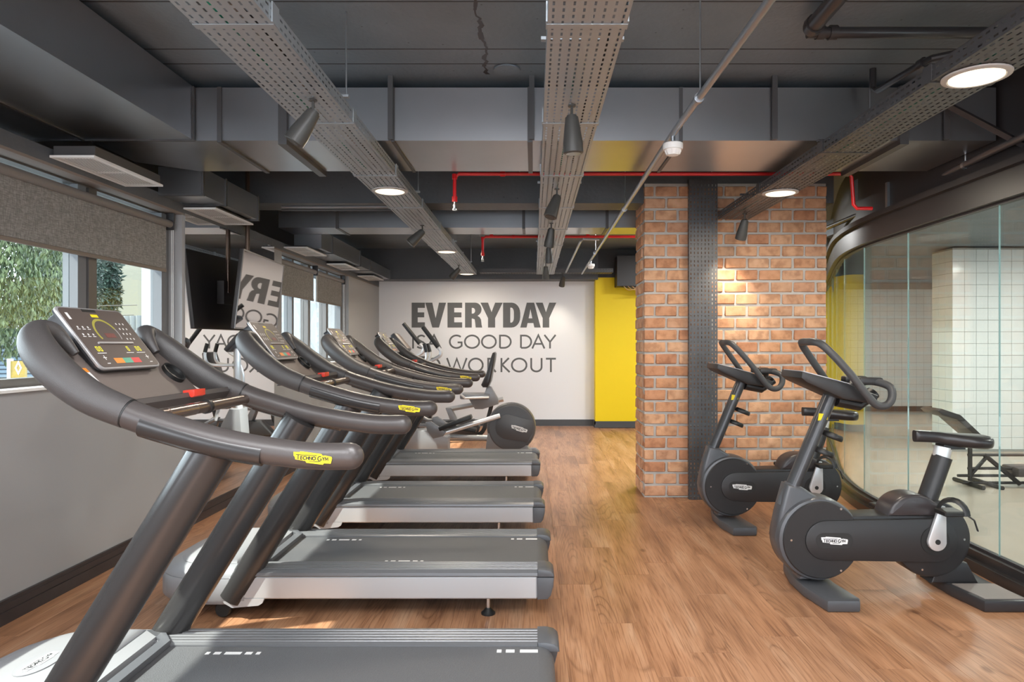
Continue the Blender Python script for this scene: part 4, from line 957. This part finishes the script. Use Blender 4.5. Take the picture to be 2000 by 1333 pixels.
    for s in (-1, 1):
        H = [(-.035, 0, 1.384), (-.035, .07, 1.384), (-.022, .115, 1.378), (.0, .145, 1.355), (.05, .172, 1.295), (.12, .195, 1.205), (.19, .205, 1.11), (.245, .205, 1.052), (.30, .20, 1.048), (.335, .19, 1.085), (.34, .165, 1.14), (.30, .11, 1.165), (.25, .06, 1.165), (.21, .0, 1.13)]
        S = spl([(x, s*y, z) for x, y, z in H], 5); obj('handlebar', MB().tube(S, .0205, 12), mat('grip_rubber', (.05, .05, .052), .5, bump=.1, bscale=500), T)
        obj('pulse_sensor', MB().rbox(.20, .33, *sorted((s*.05, s*.12)), 1.15, 1.19, .012, 2), BIKE, T)
    # seat
    P = [(.56, .022, .0), (.58, .03, 0), (.68, .045, 0), (.78, .085, 0), (.85, .115, 0), (.91, .12, 0), (.945, .09, 0)]
    mb = MB(); rings = []; S = spl([(x, hw, 0) for x, hw, _ in P], 4); vs = []; fs = []; n = 16
    for (x, hw, _) in S:
        zt_ = .862+.012*math.cos((x-.56)/.385*PI); th = .075 if x < .7 else .085
        for k in range(n):
            a = 2*PI*k/n; vs.append((x, hw*math.copysign(abs(math.cos(a))**.6, math.cos(a)), zt_-th/2+.028+ (th/2)*math.copysign(abs(math.sin(a))**.7, math.sin(a))*(.72 if math.sin(a) > 0 else 1)))
    for i in range(len(S)-1):
        for k in range(n): fs.append((i*n+k, i*n+(k+1) % n, (i+1)*n+(k+1) % n, (i+1)*n+k))
    fs += [tuple(range(n)), tuple((len(S)-1)*n+k for k in range(n))[::-1]]
    obj('saddle', MB().add(vs, fs), SADDLE, T, smooth=50)
    obj('saddle_rail', MB().box(.70, .82, -.04, .04, .79, .815), PEDAL, T, smooth=0)
    obj('seat_tube', MB().tube([(.72, 0, .80), (.705, 0, .72)], .045, 20), SILVER, T)
    obj('seat_post', MB().tube([(.715, 0, .745), (.61, 0, .45)], .058, 24, (1, .85)), BIKE, T)
    # cranks and pedals
    for s in (-1, 1):
        if s < 0: pts = [(RX-.005, zc), (RX+.022, zc+.175)]; 
        else: pts = [(RX-.005, zc), (RX-.15, zc+.12)]
        a, b = [Vector((p[0], 0, p[1])) for p in pts]
        obj('crank_well', MB().lathe([(.078, -.004), (.078, .004)], 32, 'y', (RX-.005, s*.102, zc)), PEDAL, T)
        d = (b-a).normalized(); nrm = Vector((-d.z, 0, d.x))
        out = [(a+nrm*.05*math.cos(t_)-d*.05*math.sin(t_)) for t_ in [k*PI/12 for k in range(13)]]
        out2 = out+[b-nrm*.02+d*.0, b-nrm*.012+d*.018, b+nrm*.012+d*.018, b+nrm*.02]
        cr = obj('crank', MB().prism([(q.x, q.z) for q in out2], *sorted((s*.106, s*.128)), axis='y', r=.004), SILVER, T)
        obj('crank_bolt', MB().lathe([(.014, -.003), (.014, .003)], 14, 'y', (RX-.005, s*.1285, zc)), PEDAL, cr)
        pd = obj('pedal', MB().rbox(b.x-.05, b.x+.055, *sorted((s*.13, s*.235)), b.z-.014, b.z+.014, .006, 1), PEDAL, T)
        loop = [(b.x+.045*math.cos(t_)+.02, s*(.18+.055*math.cos(t_)), b.z-.01+.075*abs(math.sin(t_))) for t_ in [k*PI/10 for k in range(11)]]
        obj('pedal_strap', MB().tube(loop, .014, 8, (.3, 1.2)), PEDAL, pd)
        obj('strap_tail', MB().tube([(b.x+.06, s*.22, b.z), (b.x+.10, s*.235, b.z-.03), (b.x+.118, s*.235, b.z-.085)], .013, 6, (.35, 1)), PEDAL, pd)
    return T
bk = make_bike(); bk.location = (1.56, 3.80, 0); bk['label'] = 'nearer black upright exercise bike on the wooden floor'
dup(bk, (1.485, 5.19, 0), 'farther black upright exercise bike in front of the brick pillar')

# ------------------------------------------------------------------ elliptical trainer
t = thing('elliptical_trainer', 'silver and grey elliptical trainer with a round flywheel cover', 'elliptical trainer', (-.27, 8.25, 0))
O = lambda name, mb, m, **k: obj(name, mb, m, t, world=True, **k)
EG = mat('elliptical_grey', (.20, .20, .21), .35, metal=.2); EY = 8.25
O('flywheel_cover', MB().lathe([(.25, -.10), (.285, -.085), (.295, -.05), (.295, .05), (.285, .085), (.25, .10)], 48, 'y', (-.266, EY, .372)), mat('fly_grey', (.075, .072, .073), .35))
O('cover_plate', MB().lathe([(.262, -.107), (.262, .107)], 48, 'y', (-.262, EY, .372)), mat('fly_face', (.055, .054, .057), .4))
st = arc(-.30, .385, .155, .15, 90, 270, 14)+[(-.08, .20), (-.02, .30), (-.0, .37), (-.02, .46)]
O('badge_plate', MB().prism(st, EY-.116, EY-.105, 'y', .003), mat('fly_face', (.055, .054, .057), .4))
lg = logo(t, .2, (.10, -.118, .362), (0, math.radians(12), 0), LOGOW)
O('rear_stand', MB().prism([(-.58, .06), (-.02, .06), (-.10, .2), (-.48, .36), (-.55, .3)], EY-.09, EY+.09, 'y', .01), EG)
O('rear_foot', MB().rbox(-.15, .05, EY-.28, EY+.28, 0, .085, .03, 3), EG)
O('base_rail', MB().rbox(-1.75, -.05, EY-.1, EY+.1, .03, .10, .015, 2), THOOD)
O('front_foot', MB().rbox(-1.80, -1.62, EY-.3, EY+.3, 0, .08, .03, 2), THOOD2)
O('front_housing', MB().prism([(-1.72, .08), (-1.02, .08), (-1.02, .26), (-1.25, .35), (-1.42, .34), (-1.55, .6), (-1.68, .6)], EY-.12, EY+.12, 'y', .02, 2), THOOD2)
O('column', MB().tube([(-1.66, EY, .3), (-1.60, EY, .8), (-1.60, EY, 1.32)], .05, 16, (1, .8)), SILVER)
d = O('console', MB().rbox(-.13, .13, -.15, .15, -.03, .03, .015, 2), mat('elliptical_console', (.05, .05, .055), .35)); d.location = Vector((-1.60, EY, 1.39))-t.location; d.rotation_euler = (0, math.radians(50), 0)
obj('face', MB().box(-.115, .115, -.135, .135, .0301, .032), mat('elliptical_face', (.20, .165, .145), .4), d, smooth=0)
for s in (-1, 1):
    y = EY+s*.27
    if s < 0: A = [(-1.294, 1.574), (-1.114, 1.334), (-1.084, 1.285), (-1.10, 1.23), (-1.234, 1.148), (-1.40, .98), (-1.50, .70), (-1.46, .48)]
    else: A = [(-1.623, 1.632), (-1.419, 1.376), (-1.374, 1.33), (-1.385, 1.27), (-1.47, 1.20), (-1.55, 1.0), (-1.55, .70), (-1.48, .48)]
    A = spl([(a, y, b) for a, b in A], 6)
    O('moving_arm', MB().tube(A, .02, 12), SILVER)
    g = A[:7]; O('arm_grip', MB().tube(g, .026, 12, round_end=False), PEDAL)
    B = [(-1.46, y, .50), (-1.32, y, .42), (-1.22, y, .42)]
    O('link_bar', MB().tube(B, .025, 10), EG)
    O('pivot_bracket', MB().prism([(-1.26, .46), (-1.20, .47), (-1.02, .345), (-1.05, .30), (-1.17, .27), (-1.24, .36)], y-.035, y+.035, 'y', .008), EG)
    O('pedal_rail', MB().tube([(-1.10, y, .32+(.0 if s < 0 else -.1)), (-.40, y*.5+EY*.5, .52 if s < 0 else .22)], .03, 12), SILVER)
    fp = O('foot_plate', MB().rbox(-.20, .20, -.085, .085, -.025, .025, .01, 2), PEDAL); fp.location = Vector((-.91, y, .455 if s < 0 else .33))-t.location; fp.rotation_euler = (0, math.radians(-21 if s < 0 else 10), 0)
    H = spl([(-1.58, EY+s*.05, 1.12), (-1.40, EY+s*.12, 1.12), (-1.30, EY+s*.13, 1.15), (-1.27, EY+s*.13, 1.25), (-1.30, EY+s*.13, 1.38)], 5)
    O('fixed_handle', MB().tube(H, .018, 10), SILVER); O('handle_grip', MB().tube(H[-5:], .023, 10), PEDAL)

# recumbent bike
t = thing('recumbent_bike', 'grey recumbent bike with a tall black backrest by the white wall', 'exercise bike', (-.7, 9.75, 0)); RY = 9.75
O('backrest', MB().prism([(-.735, .80), (-.71, .765), (-.64, .765), (-.60, .85), (-.545, 1.15), (-.535, 1.24), (-.55, 1.262), (-.575, 1.25), (-.61, 1.15), (-.66, .97)], RY-.2, RY+.2, 'y', .02, 2), SADDLE)
O('seat_bracket', MB().prism([(-.92, .60), (-.70, .66), (-.66, .78), (-.60, .76), (-.50, .58), (-.50, .52), (-.72, .45), (-.83, .45)], RY-.08, RY+.08, 'y', .01), EG)
O('seat_pad', MB().rbox(-1.03, -.62, RY-.22, RY+.22, .60, .67, .02, 2), EG)
O('seat_handle', MB().tube([(-.62, RY-.25, .63), (-.95, RY-.25, .62), (-1.02, RY-.25, .68)], .016, 8), SILVER)
O('seat_rail', MB().tube([(-1.22, RY, .44), (-.43, RY, .585)], .035, 4), SILVER, smooth=0)
O('front_column', MB().prism([(-1.25, .46), (-1.17, .46), (-1.08, .28), (-1.02, .20), (-1.15, .2)], RY-.06, RY+.06, 'y', .008), EG)
O('lower_cover', MB().prism([(-1.3, .28), (-.85, .30), (-.76, .20), (-.8, .08), (-1.1, .05), (-1.5, .08)], RY-.1, RY+.1, 'y', .02), BIKE)
O('rear_tube', MB().tube(spl([(-.60, RY, .50), (-.66, RY, .28), (-.75, RY, .10), (-.95, RY, .06)], 5), .03, 10), BIKE)
O('base_rail', MB().rbox(-2.0, -.45, RY-.06, RY+.06, .0, .07, .015, 2), EG)
O('front_housing', MB().lathe([(.22, -.09), (.25, -.06), (.25, .06), (.22, .09)], 36, 'y', (-1.70, RY, .38)), BIKE)
O('console_post', MB().tube([(-1.75, RY, .5), (-1.55, RY, 1.05)], .035, 12), EG)
O('console', MB().rbox(-1.62, -1.5, RY-.15, RY+.15, .98, 1.2, .02, 2), BIKE)

# weight bench behind the glass
t = thing('weight_bench', 'dark brown metal weight bench behind the glass', 'bench', (4.4, 6.7, 0))
BB = mat('bench_metal', (.06, .05, .046), .35, metal=.3)
O('backrest', MB().prism([(3.82, .74), (3.86, .70), (4.0, .66), (4.22, .47), (4.25, .50), (4.04, .70), (3.86, .76)], 6.45, 6.75, 'y', .006), BB)
mb = MB()
for z, x0, x1 in ((.30, 4.2, 5.1), (.17, 4.2, 5.1), (.10, 4.1, 5.1), (.03, 4.15, 5.1)): mb.tube([(x0, 6.6, z), (x1, 6.6, z)], .014, 8)
O('frame_rail', mb, BB)
mb = MB().tube([(4.22, 6.6, .05), (4.22, 6.6, .50)], .02, 8).tube([(4.22, 6.6, .10), (4.38, 6.6, .28)], .018, 8).tube([(4.36, 6.6, .30), (4.70, 6.6, .02)], .022, 8).tube([(4.4, 6.4, .02), (4.4, 6.85, .02)], .02, 8).tube([(4.22, 6.4, .02), (4.22, 6.85, .02)], .02, 8)
O('frame_leg', mb, BB)
O('seat_pad', MB().rbox(4.62, 5.1, 6.5, 6.75, .10, .19, .02, 2), mat('bench_pad', (.10, .075, .07), .5))

# equipment box on the yellow wall
t = thing('cable_cabinet', 'black box with loose copper cables high on the yellow wall', 'cabinet', (1.6, 11.0, 2.3))
O('box', MB().box(1.33, 1.9, 10.85, 11.19, 2.30, 2.78), BLACK, smooth=0)
O('bracket_arm', MB().prism([(1.36, 2.30), (1.9, 2.30), (1.9, 2.24)], 10.9, 11.1, 'y'), BLACK, smooth=0)
for k in range(5):
    pts = [(1.42+.06*k, 10.9, 2.33), (1.5+.06*k, 10.86, 2.24+.01*k), (1.62+.05*k, 10.86, 2.23+R.uniform(0, .03)), (1.78+.03*k, 10.9, 2.32)]
    O('loose_cable', MB().tube(spl(pts, 5), .006, 6), mat('copper_cable', (.62, .38, .20), .4))

# ================================================================== OUTSIDE
struct('ground', MB().box(-60, -3.1, -20, 80, -2.2, -2.0), mat('asphalt', (.12, .13, .14), .9, var=.2), 'grey street outside the windows', smooth=0)
def leaves_mb(n, centre, rad, seed, hang=.0, size=.1):
    rr = random.Random(seed); mb = MB()
    for _ in range(n):
        while True:
            p = Vector((rr.uniform(-1, 1), rr.uniform(-1, 1), rr.uniform(-1, 1)))
            if .25 < p.length < 1: break
        q = Vector((centre[0]+p.x*rad[0], centre[1]+p.y*rad[1], centre[2]+p.z*rad[2]))
        d = Vector((rr.uniform(-1, 1), rr.uniform(-1, 1), rr.uniform(-1, .6)-hang*1.6)).normalized(); s = d.cross(Vector((rr.uniform(-1, 1), rr.uniform(-1, 1), .3))).normalized()
        l = size*rr.uniform(.7, 1.5); wv = l*(.16 if hang else .3); nrm = d.cross(s)*wv*.4
        mb.add([q, q+d*l*.5+s*wv+nrm, q+d*l, q+d*l*.5-s*wv+nrm], [(0, 1, 2), (0, 2, 3)])
    return mb
def leafmat(name, a, b):
    m = bpy.data.materials.new(name); m.use_nodes = True; nt = m.node_tree; bs = nt.nodes['Principled BSDF']
    tc = nt.nodes.new('ShaderNodeTexCoord'); n = nt.nodes.new('ShaderNodeTexNoise'); n.inputs['Scale'].default_value = 5; n.inputs['Detail'].default_value = 4; nt.links.new(tc.outputs['Object'], n.inputs['Vector'])
    r = ramp(nt, [(.35, a), (.65, b)], n.outputs[0]); nt.links.new(r.outputs[0], bs.inputs['Base Color']); bs.inputs['Roughness'].default_value = .5
    return m
LF1 = leafmat('drooping_leaf', (.022, .045, .016), (.09, .115, .038)); LF2 = leafmat('dark_leaf', (.013, .032, .024), (.036, .068, .048))
BARK = mat('bark', (.10, .075, .06), .9, bump=.8, bscale=12)
def tree(label, base, height, centre, rad, n, seed, lm, hang, size):
    t = thing('tree', label, 'tree', base, 'trees outside the near window')
    obj('trunk', MB().tube(spl([base, (base[0]+.1, base[1], base[2]+height*.5), (centre[0], centre[1], centre[2])], 5), [.16-.008*k for k in range(11)], 10), BARK, t, world=True)
    for k in range(5):
        a = k*1.3; obj('branch', MB().tube([(centre[0], centre[1], centre[2]-.4), (centre[0]+rad[0]*.7*math.cos(a), centre[1]+rad[1]*.7*math.sin(a), centre[2]+.3*rad[2])], [.05, .015], 6), BARK, t, world=True)
    f = obj('foliage', leaves_mb(n, centre, rad, seed, hang, size), lm, t, world=True, smooth=0); f['kind'] = 'stuff'
tree('tall tree with long drooping yellow-green leaves outside the near window', (-8.6, 10.6, -2), 4, (-8.6, 10.6, 3.1), (1.25, 1.2, 2.05), 24000, 1, LF1, .9, .09)
tree('dark bushy tree behind the drooping tree outside', (-12.2, 17.9, -2), 4, (-12.2, 17.9, 3.1), (.8, .9, 1.8), 7000, 2, LF2, .1, .11)
tree('small dark tree before the pale apartment tower', (-13.5, 21.5, -2), 4, (-13.5, 21.5, 3.3), (.4, .5, 1.5), 4000, 3, LF2, .1, .17)
tree('low dark shrub tree behind the slatted shed outside', (-11.3, 14.7, -2), 2, (-11.3, 14.7, 1.8), (1.3, 1.1, 1.0), 5000, 4, LF2, .1, .12)
# apartment tower
bt = thing('apartment_tower', 'pale apartment tower with small windows beyond the trees', 'building', (-24, 38, -2))
OB = lambda name, mb, m, **k: obj(name, mb, m, bt, world=True, **k)
PALE = mat('pale_render', (0.116, 0.126, 0.128), .8, var=.08)
OB('tower_wall', MB().box(-30, -20.5, 40, 50, -2, 30), PALE, smooth=0)
OB('stair_shaft', MB().box(-24.0, -22.4, 39.2, 40, -2, 30), mat('cream_render', (0.126, 0.123, 0.092), .8), smooth=0)
OB('corner_wing', MB().box(-21.9, -20.0, 39.5, 40, -2, 30), mat('white_render', (0.136, 0.147, 0.150), .8), smooth=0)
wm = MB().box(-.45, .45, -.12, 0, 0, .8)
WM = mesh_of('window', wm, mat('dark_pane', (.10, .13, .16), .15), 0); SMs = mesh_of('ledge', MB().box(-.55, .55, -.25, 0, -.14, 0), PALE, 0)
for k in range(7):
    for x, y in ((-21.0, 39.5), (-25.3, 40)):
        wo = obj('window', WM, None, bt, Vector((x, y, -.2+2.1*k))-bt.location); obj('ledge', SMs, None, wo)
# fence and sheds
ft = thing('sheet_fence', 'white corrugated sheet fence outside the near window', 'fence', (-9.4, 15.5, -2)); 
mb = MB(); pr = []
for k in range(41):
    x = -10.4+k*.07; pr.append((x, 16.0-.0*k+(.03 if k % 2 else -.03)))
n = len(pr); mb.add([(x, y, -2) for x, y in pr]+[(x, y, 2.0+.12*(i/n)) for i, (x, y) in enumerate(pr)], [(i, i+1, n+i+1, n+i) for i in range(n-1)])
o = obj('sheet', mb, mat('white_sheet', (0.136, 0.154, 0.161), .5, var=.12, vscale=3), ft, world=True, smooth=0); s = o.modifiers.new('thick', 'SOLIDIFY'); s.thickness = .01
obj('fence_post', MB().box(-10.45, -10.38, 16.02, 16.1, -2, 2.05).box(-7.6, -7.53, 16.02, 16.1, -2, 2.2), ALU, ft, world=True, smooth=0)
sh = thing('slatted_shed', 'dark blue slatted shed below the drooping tree outside', 'shed', (-9.6, 11.6, -2))
obj('shed_wall', MB().box(-11.5, -8.3, 11.9, 12.4, -2, 1.35), mat('shed_blue', (.02, .04, .06), .5), sh, world=True, smooth=0)
slm = mesh_of('slat', MB().box(-1.6, 1.6, -.03, 0, 0, .05), mat('shed_slat', (.07, .11, .15), .35), 0)
for k in range(16): obj('slat', slm, None, sh, Vector((-9.9, 11.9, .12+k*.075))-sh.location, (R.uniform(-.1, .1), 0, 0))
obj('roof_edge', MB().box(-11.6, -8.2, 11.8, 12.5, 1.35, 1.5), mat('roof_pale', (0.102, 0.120, 0.130), .5), sh, world=True, smooth=0)
sg = thing('roadside_sign', 'small yellow dealer sign with a silver diamond outside', 'sign', (-6.85, 9.0, -2))
sx = -6.82
obj('sign_board', MB().box(sx-.06, sx+.13, 8.98, 9.02, .92, 1.15), mat('sign_yellow', (0.171, 0.113, 0.007), .5), sg, world=True, smooth=0)
obj('sign_edge', MB().box(sx-.10, sx-.06, 8.97, 9.03, .88, 1.18), WHITEPL, sg, world=True, smooth=0)
mb = MB().ribbon([(0, .075), (.036, 0), (0, -.075), (-.036, 0)], .018, .002, True); obj('diamond', mb, CHROME, sg, (sx+.045, 8.979, 1.06), world=True, smooth=0)
tm_, _ = text_mb('RENAULT', sx-.045, .935, .028, .005, .8, .14); obj('sign_text', tm_, mat('sign_ink', (.25, .16, .02), .6), sg, (0, 8.979, 0), world=True, smooth=0)
obj('sign_post', MB().tube([(sx+.03, 9.0, -2), (sx+.03, 9.0, .92)], .03, 8), ALU, sg, world=True)
nb = thing('neighbour_wall', 'pale neighbour house wall outside the far window', 'building', (-7, 18, -2))
obj('house_wall', MB().box(-7.5, -7.0, 15.8, 34, -2, 9), mat('pale_house', (0.171, 0.177, 0.181), .85, var=.06, vscale=2), nb, world=True, smooth=0)
ot = thing('power_line', 'thin power lines crossing outside the near window', 'cable', (-11, 14, 3))
mb = MB()
for z, y in ((1.95, 13.5), (2.15, 13.6), (1.75, 13.4)): mb.tube([(-14, y, z), (-11, y, z-.06), (-7.9, y, z)], .008, 5)
obj('wire', mb, BLACK, ot, world=True)
